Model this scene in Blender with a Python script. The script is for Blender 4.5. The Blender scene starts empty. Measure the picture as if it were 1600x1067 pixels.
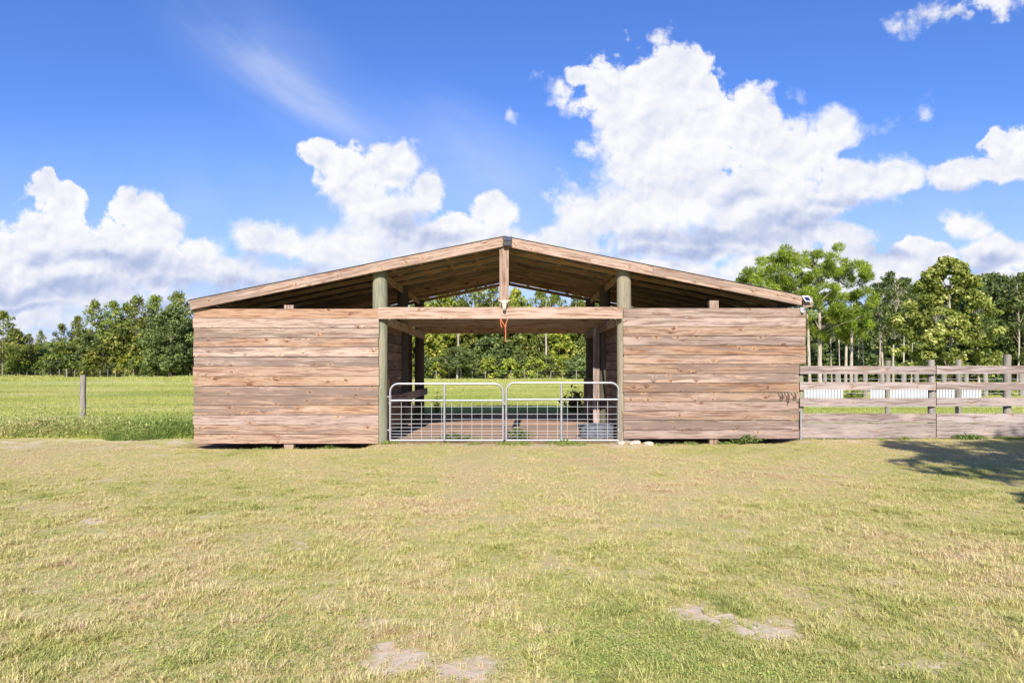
import bpy, math, random, os
import numpy as np
from mathutils import Vector, Matrix

scene = bpy.context.scene
COL = scene.collection
R = math.radians

# ------------------------------------------------------------------ camera
FPX = 1067.0          # focal length in photograph pixels (24 mm on 36 mm)
CAMZ = 1.56           # eye height
CAMD = 14.0           # camera to barn front
HOR = 575.0           # horizon row
cam_d = bpy.data.cameras.new('camera')
cam = bpy.data.objects.new('camera', cam_d)
COL.objects.link(cam)
cam.location = (0, -CAMD, CAMZ)
cam.rotation_euler = (R(90), 0, 0)
cam_d.lens = 24.0
cam_d.sensor_width = 36.0
cam_d.shift_y = (HOR - 533.5) / 1600.0
cam_d.clip_start = 0.05
cam_d.clip_end = 9000
scene.camera = cam

# ------------------------------------------------------------------ exposure
scene.view_settings.view_transform = 'Standard'
scene.view_settings.look = 'None'
scene.view_settings.gamma = 1.0
scene.view_settings.exposure = 0.78
EXPM = 2 ** 0.78

# ------------------------------------------------------------------ sun
SUN_EL = R(33.5)
SUN_AZ = R(183.5)      # compass bearing the light comes from (0 = +Y, clockwise): behind the camera, a touch left
sdir = Vector((math.sin(SUN_AZ) * math.cos(SUN_EL), math.cos(SUN_AZ) * math.cos(SUN_EL), math.sin(SUN_EL)))
sun_d = bpy.data.lights.new('sun', 'SUN')
sun_d.energy = 4.8
sun_d.angle = R(0.55)
sun_d.color = (1.0, 0.94, 0.86)
sun = bpy.data.objects.new('sun', sun_d)
COL.objects.link(sun)
sun.rotation_euler = sdir.to_track_quat('Z', 'Y').to_euler()
sun.location = (0, -60, 60)

# ------------------------------------------------------------------ node helper
class NT:
    def __init__(self, tree):
        self.t = tree
    def n(self, typ, ins=None, **props):
        nd = self.t.nodes.new(typ)
        for k, v in props.items():
            setattr(nd, k, v)
        if ins:
            for k, v in ins.items():
                self.put(nd.inputs[k], v)
        return nd
    def put(self, sock, v):
        if isinstance(v, bpy.types.NodeSocket):
            self.t.links.new(v, sock)
        elif v is not None:
            if isinstance(v, (tuple, list)) and len(v) == 3 and sock.type == 'RGBA':
                v = (*v, 1.0)
            sock.default_value = v
    def m(self, op, a, b=None, c=None, clamp=False):
        nd = self.n('ShaderNodeMath', operation=op, use_clamp=clamp)
        for i, v in enumerate((a, b, c)):
            if v is not None:
                self.put(nd.inputs[i], v)
        return nd.outputs[0]
    def vm(self, op, a, b=None, c=None, out=0):
        nd = self.n('ShaderNodeVectorMath', operation=op)
        for i, v in enumerate((a, b, c)):
            if v is not None:
                self.put(nd.inputs[i], v)
        return nd.outputs[out]
    def scale(self, a, s):
        nd = self.n('ShaderNodeVectorMath', operation='SCALE')
        self.put(nd.inputs[0], a); self.put(nd.inputs[3], s)
        return nd.outputs[0]
    def xyz(self, x=0.0, y=0.0, z=0.0):
        return self.n('ShaderNodeCombineXYZ', {0: x, 1: y, 2: z}).outputs[0]
    def sep(self, v):
        return self.n('ShaderNodeSeparateXYZ', {0: v}).outputs
    def noise(self, vec, scale=5.0, detail=4.0, rough=0.5, dist=0.0, col=False):
        nd = self.n('ShaderNodeTexNoise', {'Vector': vec, 'Scale': scale, 'Detail': detail, 'Roughness': rough, 'Distortion': dist})
        return nd.outputs['Color' if col else 'Fac']
    def smooth(self, x, a, b, lo=0.0, hi=1.0):
        nd = self.n('ShaderNodeMapRange', interpolation_type='SMOOTHSTEP')
        for i, v in enumerate((x, a, b, lo, hi)):
            self.put(nd.inputs[i], v)
        return nd.outputs[0]
    def lin(self, x, a, b, lo=0.0, hi=1.0):
        nd = self.n('ShaderNodeMapRange', interpolation_type='LINEAR')
        for i, v in enumerate((x, a, b, lo, hi)):
            self.put(nd.inputs[i], v)
        return nd.outputs[0]
    def mix(self, f, a, b, mode='MIX'):
        nd = self.n('ShaderNodeMix', data_type='RGBA', blend_type=mode)
        self.put(nd.inputs[0], f); self.put(nd.inputs[6], a); self.put(nd.inputs[7], b)
        return nd.outputs[2]
    def ramp(self, f, stops, interp='LINEAR'):
        nd = self.n('ShaderNodeValToRGB')
        cr = nd.color_ramp
        cr.interpolation = interp
        while len(cr.elements) < len(stops):
            cr.elements.new(0.5)
        for e, (p, c) in zip(cr.elements, stops):
            e.position = p
            e.color = (*c, 1.0)
        self.put(nd.inputs[0], f)
        return nd.outputs[0]

def s2l(*c):
    if len(c) == 1: c = c[0]
    return tuple(((x / 255) / 12.92 if x / 255 <= 0.04045 else ((x / 255 + 0.055) / 1.055) ** 2.4) for x in c)

# ------------------------------------------------------------------ world: Nishita sky with cumulus
world = bpy.data.worlds.new('World')
scene.world = world
world.use_nodes = True
wt = world.node_tree
wt.nodes.clear()
W = NT(wt)
SKY_STR = 0.1
sky = W.n('ShaderNodeTexSky', sky_type='NISHITA')
sky.sun_disc = False
sky.sun_elevation = SUN_EL
sky.sun_rotation = SUN_AZ
sky.air_density = 1.0
sky.dust_density = 0.4
sky.ozone_density = 2.0
skyc = W.vm('MULTIPLY', sky.outputs[0], (0.45, 0.665, 1.15))      # the photograph's cool white balance

gen = W.n('ShaderNodeTexCoord').outputs['Generated']
sx, sy, sz = W.sep(W.vm('NORMALIZE', gen))
ay = W.m('MAXIMUM', W.m('ABSOLUTE', sy), 0.02)
U = W.m('DIVIDE', sx, ay)
V = W.m('DIVIDE', sz, ay)
P = W.xyz(U, V, 0.0)

def px2uv(px, py):
    return (px - 800.0) / FPX, (HOR - py) / FPX

def warp(p, amp, scale, z=0.0):
    c = W.noise(W.vm('ADD', p, (3.1, 7.7, z)), scale, 3.0, 0.5, col=True)
    return W.vm('ADD', p, W.vm('MULTIPLY', W.vm('SUBTRACT', c, (0.5, 0.5, 0.5)), (amp, amp, 0.0)))

def blobs(p, lst, k=0.12):
    acc = None
    for (cx, cy, rx, ry) in lst:
        u, v = px2uv(cx, cy)
        a, b = FPX / rx, FPX / ry
        q = W.vm('MULTIPLY_ADD', p, (a, b, 0.0), (-u * a, -v * b, 0.0))
        d = W.m('SUBTRACT', 1.0, W.vm('LENGTH', q, out=1))
        acc = d if acc is None else W.m('SMOOTH_MAX', acc, d, k)
    return acc

WHITE = [
 # big tower on the right
 (1040,128,75,66),(965,150,62,62),(905,118,30,20),(1000,215,95,85),(1095,180,80,70),(1180,170,58,50),(1225,235,95,70),
 (1305,205,52,38),(1060,300,165,95),(925,335,85,56),(1200,310,150,60),(1330,285,95,45),(1405,272,55,34),(880,372,75,36),(1100,372,230,42),
 (1275,365,120,30),
 # right edge
 (1500,272,75,30),(1575,235,52,38),(1560,270,70,24),(1512,350,42,32),(1445,390,80,26),(1560,392,85,34),(1330,392,55,30),(1390,405,70,22),
 
 # centre
 (505,245,44,30),(540,285,68,52),(618,262,60,46),(600,330,85,66),(664,290,32,42),(705,372,85,36),(762,332,40,36),(560,392,130,48),
 (455,380,52,30),(398,372,56,32),(650,390,120,40),(800,385,120,30),
 # left
 (72,285,16,26),(98,318,42,40),(80,368,85,48),(212,328,52,40),(240,365,62,42),(25,398,70,44),(160,392,150,50),(312,392,46,26),
 (200,432,260,44),(40,470,150,30),(480,436,240,34),(60,512,140,18),(1010,418,160,22),(1180,432,60,16),(1560,430,120,14),(20,540,200,20),(1300,440,140,14),(120,450,180,60),(330,425,170,40),(1250,420,160,30),(1000,440,240,30),(250,480,260,26),(60,500,160,26),(1250,452,200,22),(150,470,220,60),(420,480,260,50),(-20,470,120,60),(1500,455,200,30),(1230,430,170,46),(1380,425,150,36),(1080,455,220,50),(1480,440,200,16)]
GREY = [(150,405,70,12),(235,415,90,26),(70,455,150,18),(330,445,150,16),(628,350,50,24),(1120,372,210,20),(1260,350,120,24),(1060,398,170,14),
 (1480,300,90,16),(1400,392,60,14),(1540,402,90,12),(560,425,150,14),(240,490,140,10),(30,480,90,10),(690,372,50,16),(720,400,80,14),(1470,28,110,10),
 (1340,318,100,16),(1150,300,60,18),(430,410,80,12),(60,395,40,16)]

Pw = warp(warp(P, 0.045, 7.0), 0.014, 28.0, 4.0)
F = blobs(Pw, WHITE)
WISP = [(872,130,46,30),(845,115,30,20),(885,155,40,26),(1440,170,38,28),(1455,24,120,34),(1400,36,50,34),(1550,8,90,26),(800,175,14,20),(950,95,60,30),(1110,130,40,30),
 (1340,200,60,30),(1395,245,50,26),(1470,250,60,26),(905,300,60,40),(60,300,40,40),(1020,70,60,26),(1240,150,60,26),(600,232,80,20)]
Fw = blobs(warp(Pw, 0.05, 16.0, 6.0), WISP, 0.3)
F = W.m('MAXIMUM', F, W.m('SUBTRACT', W.m('MULTIPLY', Fw, 0.42), 0.12))
def billow(p, sc, det):
    nd = W.n('ShaderNodeTexVoronoi', {'Vector': p, 'Scale': sc, 'Detail': det, 'Roughness': 0.55, 'Lacunarity': 2.1}, voronoi_dimensions='2D', feature='F1', normalize=True)
    return W.m('SUBTRACT', 1.0, nd.outputs['Distance'])
B0 = billow(Pw, 15.0, 4.0)
def bigpuff(p):
    nd = W.n('ShaderNodeTexVoronoi', {'Vector': p, 'Scale': 11.0, 'Smoothness': 0.35, 'Detail': 3.0, 'Roughness': 0.5, 'Lacunarity': 2.2}, voronoi_dimensions='2D', feature='SMOOTH_F1', normalize=True)
    return W.m('SUBTRACT', 1.0, nd.outputs['Distance'])
A0 = bigpuff(Pw); A1 = bigpuff(W.vm('ADD', Pw, (-0.005, 0.011, 0.0)))
N0 = W.noise(P, 34.0, 8.0, 0.62)
field = W.m('ADD', F, W.m('ADD', W.m('MULTIPLY', W.m('SUBTRACT', B0, 0.70), 1.15), W.m('MULTIPLY', W.m('SUBTRACT', N0, 0.5), 0.85)))
soft = W.smooth(W.noise(P, 4.0, 2.0), 0.38, 0.64, 0.20, 0.62)
soft = W.m('MULTIPLY', soft, W.smooth(V, 0.06, 0.16, 1.8, 1.0))
alpha = W.smooth(field, 0.0, soft)
# shade: creases between puffs, grey flat bases, slow variation
relief = W.m('MULTIPLY', W.m('SUBTRACT', A0, A1), 1.7)
macro0 = W.noise(Pw, 9.0, 5.0, 0.55)
macro1 = W.noise(W.vm('ADD', Pw, (-0.006, 0.018, 0.0)), 9.0, 5.0, 0.55)
relief2 = W.m('MULTIPLY', W.m('SUBTRACT', macro0, macro1), 0.5)
G = blobs(warp(P, 0.08, 9.0, 2.0), GREY, 0.3)
greym = W.smooth(W.m('ADD', G, W.m('MULTIPLY', W.m('SUBTRACT', N0, 0.5), 0.6)), -0.35, 0.85)
low = W.smooth(V, 0.20, 0.04, 0.0, 0.16)
thick = W.smooth(field, 0.05, 0.9)
sh = W.m('ADD', 0.84, W.m('ADD', relief, relief2))
sh = W.m('SUBTRACT', sh, W.m('MULTIPLY', greym, 0.50))
sh = W.m('SUBTRACT', sh, low)
sh = W.m('ADD', sh, W.m('MULTIPLY', W.m('SUBTRACT', 1.0, thick), 0.08), clamp=True)
K = 1.0 / (EXPM * SKY_STR)
def ck(*c):
    l = s2l(*c)
    return tuple(x * K for x in l)
cloudc = W.ramp(sh, [(0.0, s2l(160, 178, 220)), (0.35, s2l(196, 206, 235)), (0.65, s2l(226, 231, 247)), (0.85, s2l(244, 245, 252)), (1.0, s2l(253, 253, 255))])
cloudc = W.scale(cloudc, K)
# thin high cirrus streak
ca, sa = math.cos(R(-33)), math.sin(R(-33))
Ur = W.m('ADD', W.m('MULTIPLY', U, ca), W.m('MULTIPLY', V, sa))
Vr = W.m('ADD', W.m('MULTIPLY', U, -sa), W.m('MULTIPLY', V, ca))
ci = W.noise(W.vm('ADD', W.xyz(W.m('MULTIPLY', Ur, 1.5), W.m('MULTIPLY', Vr, 6.0), 0.0), (1.0, 2.0, 3.0)), 2.2, 7.0, 0.6, 0.6)
PR = warp(W.xyz(Ur, Vr, 0.0), 0.05, 3.5, 12.0)
def streak(px, py, hl, hw):
    u, v = px2uv(px, py)
    a, b = FPX / hl, FPX / hw
    uu, vv = u * ca + v * sa, -u * sa + v * ca
    return W.m('SUBTRACT', 1.0, W.vm('LENGTH', W.vm('MULTIPLY_ADD', PR, (a, b, 0.0), (-uu * a, -vv * b, 0.0)), out=1))
fib = W.smooth(ci, 0.25, 0.70, 0.30, 1.0)
c_a = W.m('MULTIPLY', W.smooth(streak(490, 152, 230, 48), 0.0, 1.0), 0.72)
c_b = W.m('MULTIPLY', W.smooth(streak(430, 95, 300, 120), 0.0, 1.0), 0.50)
c_c = W.m('MULTIPLY', W.smooth(streak(740, 240, 240, 110), 0.0, 1.0), 0.60)
cirrus = W.m('MULTIPLY', W.m('ADD', c_a, W.m('ADD', c_b, c_c), clamp=True), fib)
haze = W.smooth(V, 0.42, 0.02, 0.0, 0.95)
veil = W.m('ADD', W.m('MULTIPLY', cirrus, 0.62), W.m('MULTIPLY', haze, W.smooth(macro0, 0.2, 0.8, 0.5, 1.0)), clamp=True)
c1 = W.mix(veil, skyc, tuple(x for x in ck(206, 219, 250)))
c2 = W.mix(alpha, c1, cloudc)
# below the horizon keep the plain sky colour
up = W.smooth(sz, -0.01, 0.0)
c3 = W.mix(up, skyc, c2)
bg = W.n('ShaderNodeBackground', {'Color': c3, 'Strength': SKY_STR})
wo = W.n('ShaderNodeOutputWorld', {'Surface': bg.outputs[0]})
world.cycles.sampling_method = 'MANUAL'
world.cycles.sample_map_resolution = 512

# ------------------------------------------------------------------ object helpers
def PX(px, Y=0.0):
    return (px - 800.0) * (CAMD + Y) / FPX
def PZ(py, Y=0.0):
    return CAMZ + (HOR - py) * (CAMD + Y) / FPX
def GY(py):                      # world y of flat ground seen in a photograph row
    return CAMZ * FPX / (py - HOR) - CAMD

rnd = random.Random(7)

def mark(o, label=None, cat=None, group=None, kind=None):
    if label: o['label'] = label
    if cat: o['category'] = cat
    if group: o['group'] = group
    if kind: o['kind'] = kind
    return o

def thing(name, label, cat, loc=(0, 0, 0), group=None, rz=0.0):
    o = bpy.data.objects.new(name, None)
    o.empty_display_size = 0.2
    COL.objects.link(o)
    o.location = loc
    o.rotation_euler = (0, 0, rz)
    return mark(o, label, cat, group)

class MB:
    """collects faces with a UV in metres and a per-piece seed, builds ONE mesh object"""
    def __init__(self):
        self.v = []; self.f = []; self.uv = []; self.seed = []; self.smooth = []
    def quad(self, pts, uvs, seed=0.0, smooth=False):
        i = len(self.v)
        self.v += [tuple(p) for p in pts]
        self.f.append(tuple(range(i, i + len(pts))))
        self.uv += list(uvs)
        self.seed.append(seed); self.smooth.append(smooth)
    def board(self, a, b, wdir, tdir, seed=None, cup=0.0, off=None):
        """plank from a to b; wdir/tdir are full-width and full-thickness vectors, a-b is the centre line"""
        a = Vector(a); b = Vector(b); w = Vector(wdir); t = Vector(tdir)
        if seed is None: seed = rnd.random()
        o = rnd.random() * 50 if off is None else off
        L = (b - a).length; lw = w.length; lt = t.length
        c = []
        for e in (a, b):
            for sw in (-0.5, 0.5):
                for st in (-0.5, 0.5):
                    c.append(e + w * sw + t * st)
        # index = end*4 + w*2 + t
        def fc(ids, uv):
            self.quad([c[i] for i in ids], uv, seed)
        V0 = 0.0
        flip = (b - a).cross(w).dot(t) < 0
        faces = [((0, 4, 6, 2), [(o, 0), (o + L, 0), (o + L, lw), (o, lw)]),           # -t
                 ((1, 3, 7, 5), [(o, 0), (o, lw), (o + L, lw), (o + L, 0)]),           # +t
                 ((0, 1, 5, 4), [(o, -lt), (o, 0), (o + L, 0), (o + L, -lt)]),         # -w
                 ((2, 6, 7, 3), [(o, lw), (o + L, lw), (o + L, lw + lt), (o, lw + lt)]),
                 ((0, 2, 3, 1), [(o, 0), (o + .02, lw), (o + .02 + lt, lw), (o + lt, 0)]),
                 ((4, 5, 7, 6), [(o, 0), (o + lt, 0), (o + .02 + lt, lw), (o + .02, lw)])]
        for ids, uv in faces:
            if not flip:
                fc(ids, uv)
            else:
                fc(ids[::-1], uv[::-1])
    def box(self, lo, hi, seed=None):
        lo = Vector(lo); hi = Vector(hi); m = (lo + hi) / 2; d = hi - lo
        ax = max(range(3), key=lambda i: d[i])
        e = Vector((0, 0, 0)); e[ax] = d[ax] / 2
        o = [i for i in range(3) if i != ax]
        w = Vector((0, 0, 0)); t = Vector((0, 0, 0))
        w[o[1]] = d[o[1]]; t[o[0]] = d[o[0]]
        self.board(m - e, m + e, w, t, seed)
    def tube(self, pts, rad, seg=10, closed=False, caps=True, seed=0.0, wob=0.0):
        pts = [Vector(p) for p in pts]
        n = len(pts)
        rads = rad if isinstance(rad, (list, tuple)) else [rad] * n
        up = Vector((0, 0, 1))
        rings = []
        prev = None
        L = 0.0
        for i, p in enumerate(pts):
            if closed:
                d = (pts[(i + 1) % n] - pts[i - 1])
            else:
                d = pts[min(i + 1, n - 1)] - pts[max(i - 1, 0)]
            d.normalize()
            if prev is None:
                x = d.cross(up if abs(d.z) < 0.9 else Vector((1, 0, 0))).normalized()
            else:
                x = (prev - d * prev.dot(d)).normalized()
            prev = x
            y = d.cross(x)
            if i: L += (p - pts[i - 1]).length
            ring = []
            for k in range(seg):
                a = 2 * math.pi * k / seg
                r = rads[i] * (1 + (wob * math.sin(3 * a + i * 1.3) if wob else 0))
                ring.append(p + (x * math.cos(a) + y * math.sin(a)) * r)
            rings.append((ring, L, rads[i]))
        m = n if closed else n - 1
        for i in range(m):
            r0, l0, q0 = rings[i]; r1, l1, q1 = rings[(i + 1) % n]
            if closed and i == n - 1: l1 = l0 + 0.1
            for k in range(seg):
                k2 = (k + 1) % seg
                c0 = 2 * math.pi * k / seg * q0; c1 = 2 * math.pi * (k + 1) / seg * q0
                self.quad([r0[k], r0[k2], r1[k2], r1[k]], [(l0, c0), (l0, c1), (l1, c1), (l1, c0)], seed, True)
        if caps and not closed:
            r, l, q = rings[0]
            self.quad(r[::-1], [(0.01 * j, 0.3) for j in range(seg)], seed)
            r, l, q = rings[-1]
            self.quad(r, [(0.01 * j, 0.3) for j in range(seg)], seed)
    def build(self, name, mat, parent=None, weld=False):
        me = bpy.data.meshes.new(name)
        me.from_pydata(self.v, [], self.f)
        uvl = me.uv_layers.new(name='UVMap')
        uvl.data.foreach_set('uv', np.array(self.uv, dtype=np.float32).ravel())
        at = me.attributes.new('seed', 'FLOAT', 'FACE')
        at.data.foreach_set('value', np.array(self.seed, dtype=np.float32))
        me.polygons.foreach_set('use_smooth', np.array(self.smooth, dtype=bool))
        if any(self.smooth) or weld:
            import bmesh
            bm = bmesh.new(); bm.from_mesh(me)
            bmesh.ops.remove_doubles(bm, verts=bm.verts, dist=1e-5)
            bm.to_mesh(me); bm.free()
            # keep hard edges on caps
            me.set_sharp_from_angle(angle=R(50))
        me.materials.append(mat)
        me.update()
        o = bpy.data.objects.new(name, me)
        COL.objects.link(o)
        if parent: o.parent = parent
        return o

def npmesh(name, V, Fq, mat, parent=None, attrs=None, smooth=False, k=4):
    """fast mesh from arrays: V (n,3), Fq (m,k)"""
    me = bpy.data.meshes.new(name)
    n, m = len(V), len(Fq)
    me.vertices.add(n); me.vertices.foreach_set('co', np.asarray(V, np.float32).ravel())
    me.loops.add(m * k); me.loops.foreach_set('vertex_index', np.asarray(Fq, np.int32).ravel())
    me.polygons.add(m)
    me.polygons.foreach_set('loop_start', np.arange(0, m * k, k, dtype=np.int32))
    me.polygons.foreach_set('use_smooth', np.full(m, smooth))
    me.update(calc_edges=True)
    for an, (dom, arr) in (attrs or {}).items():
        a = me.attributes.new(an, 'FLOAT', dom)
        a.data.foreach_set('value', np.asarray(arr, np.float32))
    me.materials.append(mat)
    o = bpy.data.objects.new(name, me)
    COL.objects.link(o)
    if parent: o.parent = parent
    return o

# ------------------------------------------------------------------ materials
def new_mat(name):
    m = bpy.data.materials.new(name)
    m.use_nodes = True
    m.node_tree.nodes.clear()
    return m, NT(m.node_tree)
def finish(nt, color, rough=0.8, metal=0.0, normal=None, spec=0.3, extra=None):
    b = nt.n('ShaderNodeBsdfPrincipled', {'Base Color': color, 'Roughness': rough, 'Metallic': metal})
    b.inputs['Specular IOR Level'].default_value = spec
    if normal is not None: nt.put(b.inputs['Normal'], normal)
    nt.n('ShaderNodeOutputMaterial', {'Surface': b.outputs[0]})
    return b
def bump(nt, h, strength=0.4, dist=0.01):
    return nt.n('ShaderNodeBump', {'Height': h, 'Strength': strength, 'Distance': dist}).outputs[0]

def wood_mat(name, tints, grey=0.35, knots=1.0, dark=1.0, rough=0.85, bv=(0.76, 1.18)):
    """sawn pine boards: u runs along the plank, v across; every board has its own seed"""
    m, N = new_mat(name)
    uv = N.n('ShaderNodeUVMap', uv_map='UVMap').outputs[0]
    seed = N.n('ShaderNodeAttribute', attribute_name='seed').outputs['Fac']
    u, v, _ = N.sep(uv)
    wn = N.n('ShaderNodeTexWhiteNoise', {'W': N.m('MULTIPLY', seed, 91.7)}, noise_dimensions='1D')
    r1, r2, r3 = N.sep(wn.outputs['Color'])
    sz = N.m('MULTIPLY', seed, 53.0)
    # knots
    kv = N.xyz(N.m('MULTIPLY', u, N.lin(r2, 0, 1, 1.6, 3.4)), N.m('ADD', N.m('MULTIPLY', v, 5.2), sz), 0.0)
    vor = N.n('ShaderNodeTexVoronoi', {'Vector': kv, 'Scale': 1.0, 'Randomness': 0.9}, voronoi_dimensions='2D')
    kd = vor.outputs['Distance']; kc = N.sep(vor.outputs['Color'])
    pick = N.m('MULTIPLY', N.smooth(kc[0], 0.56, 0.60), knots)
    ksz = N.lin(kc[1], 0.0, 1.0, 0.05, 0.12)
    knot = N.m('MULTIPLY', N.smooth(kd, ksz, N.m('MULTIPLY', ksz, 0.55)), pick)
    khalo = N.m('MULTIPLY', N.smooth(kd, 0.34, 0.05), pick)
    # slanting resin streaks beside knots
    # grain, bending round the knots
    bend = N.m('ADD', N.m('MULTIPLY', khalo, 0.055), N.m('MULTIPLY', N.noise(N.xyz(N.m('MULTIPLY', u, 0.8), N.m('MULTIPLY', v, 1.5), sz), 1.0, 2.0), 0.16))
    vv = N.m('ADD', v, bend)
    g1 = N.noise(N.xyz(N.m('MULTIPLY', u, 1.5), N.m('MULTIPLY', vv, N.lin(r2, 0, 1, 44.0, 24.0)), sz), 1.0, 7.0, 0.7)
    g2 = N.noise(N.xyz(N.m('MULTIPLY', u, 5.0), N.m('MULTIPLY', vv, 150.0), sz), 1.0, 4.0, 0.7)
    st = N.noise(N.xyz(N.m('MULTIPLY', u, 0.6), N.m('MULTIPLY', vv, 10.0), N.m('ADD', sz, 9.0)), 1.0, 7.0, 0.7)
    bl = N.noise(N.xyz(N.m('MULTIPLY', u, 1.3), N.m('MULTIPLY', v, 3.0), N.m('ADD', sz, 19.0)), 1.0, 4.0, 0.6)
    base = N.ramp(r1, tints, 'LINEAR')
    bvv = N.lin(r3, 0.0, 1.0, bv[0], bv[1])
    base = N.vm('MULTIPLY', base, N.xyz(bvv, bvv, bvv))
    late = N.vm('MULTIPLY', base, (0.46, 0.35, 0.30))
    c = N.mix(N.m('MULTIPLY', N.smooth(g1, 0.49, 0.58), 0.92), base, late)
    c = N.mix(N.m('MULTIPLY', N.smooth(g2, 0.45, 0.65), 0.42), c, N.vm('MULTIPLY', base, (0.5, 0.42, 0.38)))
    light = N.mix(0.6, base, (0.46, 0.36, 0.295))
    c = N.mix(N.m('MULTIPLY', N.smooth(bl, 0.48, 0.70), 0.65), c, light)
    # dark brown feathering round the knots, slanting pale and dark scars
    kx = N.m('SUBTRACT', N.sep(vor.outputs['Position'])[0], N.sep(kv)[0]); ky = N.m('SUBTRACT', N.sep(vor.outputs['Position'])[1], N.sep(kv)[1])
    sl = N.m('ABSOLUTE', N.m('ADD', N.m('MULTIPLY', kx, 1.6), N.m('MULTIPLY', ky, N.lin(kc[1], 0, 1, -.55, .55))))
    scar = N.m('MULTIPLY', N.m('MULTIPLY', N.smooth(sl, 0.055, 0.015), N.smooth(kd, 0.45, 0.2)), N.m('MULTIPLY', pick, N.smooth(kc[2], 0.45, 0.6)))
    feath = N.m('MULTIPLY', N.m('MULTIPLY', khalo, N.smooth(g1, 0.44, 0.60)), N.smooth(kc[0], 0.5, 0.8))
    c = N.mix(N.m('MULTIPLY', feath, 0.8), c, (0.16, 0.075, 0.04))
    gm = N.m('MULTIPLY', N.smooth(N.m('ADD', st, N.m('MULTIPLY', N.m('SUBTRACT', r2, 0.5), 0.20)), 0.51, 0.61), grey, clamp=True)
    c = N.mix(gm, c, (0.165, 0.118, 0.095))
    c = N.mix(N.m('MULTIPLY', khalo, N.m('MULTIPLY', N.smooth(kc[2], 0.4, 0.8), 0.5)), c, (0.42, 0.28, 0.17))
    c = N.mix(N.m('MULTIPLY', scar, 0.55), c, (0.24, 0.11, 0.055))
    c = N.mix(N.m('MULTIPLY', knot, 0.85), c, (0.085, 0.04, 0.022))
    # nail heads in pairs every 0.61 m
    nu = N.m('ABSOLUTE', N.m('SUBTRACT', N.m('FRACT', N.m('DIVIDE', N.m('ADD', u, r3), 1.22)), 0.5))
    c = N.vm('MULTIPLY', c, (dark, dark, dark))
    h = N.m('ADD', N.m('MULTIPLY', g1, 0.6), N.m('MULTIPLY', g2, 0.4))
    finish(N, c, rough, normal=bump(N, h, 0.6, 0.006), spec=0.2)
    return m

T_WALL = [(0.0, (.35, .21, .125)), (.2, (.39, .27, .19)), (.4, (.32, .22, .16)), (.6, (.42, .315, .245)), (.8, (.30, .225, .19)), (1.0, (.37, .25, .17))]
T_WALL_OLD = [(0.0, (0.33, 0.195, 0.115)), (0.22, (0.36, 0.235, 0.155)), (0.45, (0.30, 0.205, 0.150)), (0.62, (0.37, 0.26, 0.19)), (0.8, (0.27, 0.20, 0.165)), (1.0, (0.33, 0.25, 0.205))]
T_FRESH = [(0.0, (.36, .255, .19)), (.5, (.40, .295, .225)), (1.0, (.34, .255, .205))]
T_FRESH_OLD = [(0.0, (0.37, 0.24, 0.16)), (0.5, (0.40, 0.28, 0.20)), (1.0, (0.34, 0.25, 0.19))]
T_GREY = [(0.0, (.31, .26, .235)), (.5, (.37, .315, .285)), (1.0, (.42, .365, .335))]
T_GREY_OLD = [(0.0, (0.27, 0.215, 0.19)), (0.5, (0.34, 0.28, 0.25)), (1.0, (0.40, 0.34, 0.31))]
T_ROOF = [(0.0, (.38, .24, .12)), (.3, (.58, .41, .23)), (.6, (.45, .31, .17)), (1.0, (.55, .40, .24))]
T_DARK_ = 0
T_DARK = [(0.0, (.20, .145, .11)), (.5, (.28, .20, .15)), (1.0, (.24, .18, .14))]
M_WALL = wood_mat('weathered_pine_siding', T_WALL, 0.8)
M_TRIM = wood_mat('pine_trim', T_FRESH, 0.55, 0.8)
M_FENCE = wood_mat('grey_fence_boards', T_GREY, 0.7, 0.5)
M_ROOFW = wood_mat('roof_framing', T_ROOF, 0.25, 1.0, bv=(0.55, 1.35))
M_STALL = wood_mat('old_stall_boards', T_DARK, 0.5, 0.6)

def post_mat(name, base, green, amt=0.6):
    m, N = new_mat(name)
    uv = N.n('ShaderNodeUVMap', uv_map='UVMap').outputs[0]
    seed = N.n('ShaderNodeAttribute', attribute_name='seed').outputs['Fac']
    u, v, _ = N.sep(uv)
    s = N.m('MULTIPLY', seed, 31.0)
    g = N.noise(N.xyz(N.m('MULTIPLY', u, 2.5), N.m('MULTIPLY', v, 60.0), s), 1.0, 5.0, 0.65)
    b = N.noise(N.xyz(N.m('MULTIPLY', u, 1.2), N.m('MULTIPLY', v, 5.0), s), 1.0, 4.0, 0.6)
    c = N.mix(N.smooth(b, 0.35, 0.65, 0.0, amt), base, green)
    c = N.mix(N.m('MULTIPLY', N.smooth(g, 0.48, 0.62), 0.55), c, N.vm('MULTIPLY', c, (0.42, 0.40, 0.38)))
    finish(N, c, 0.9, normal=bump(N, g, 0.5, 0.006), spec=0.15)
    return m
M_POST = post_mat('treated_round_post', (0.30, 0.255, 0.18), (0.25, 0.235, 0.155), 0.7)
M_POSTG = post_mat('greenish_round_post', (0.29, 0.26, 0.18), (0.205, 0.22, 0.15), 0.85)
M_POSTD = post_mat('shade_toned_post', (0.13, 0.115, 0.09), (0.085, 0.095, 0.07), 0.7)  # darker copy of the round post, the barn's shade put into its colour
M_POSTW = post_mat('grey_weathered_post', (0.30, 0.27, 0.23), (0.20, 0.18, 0.15), 0.8)

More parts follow.
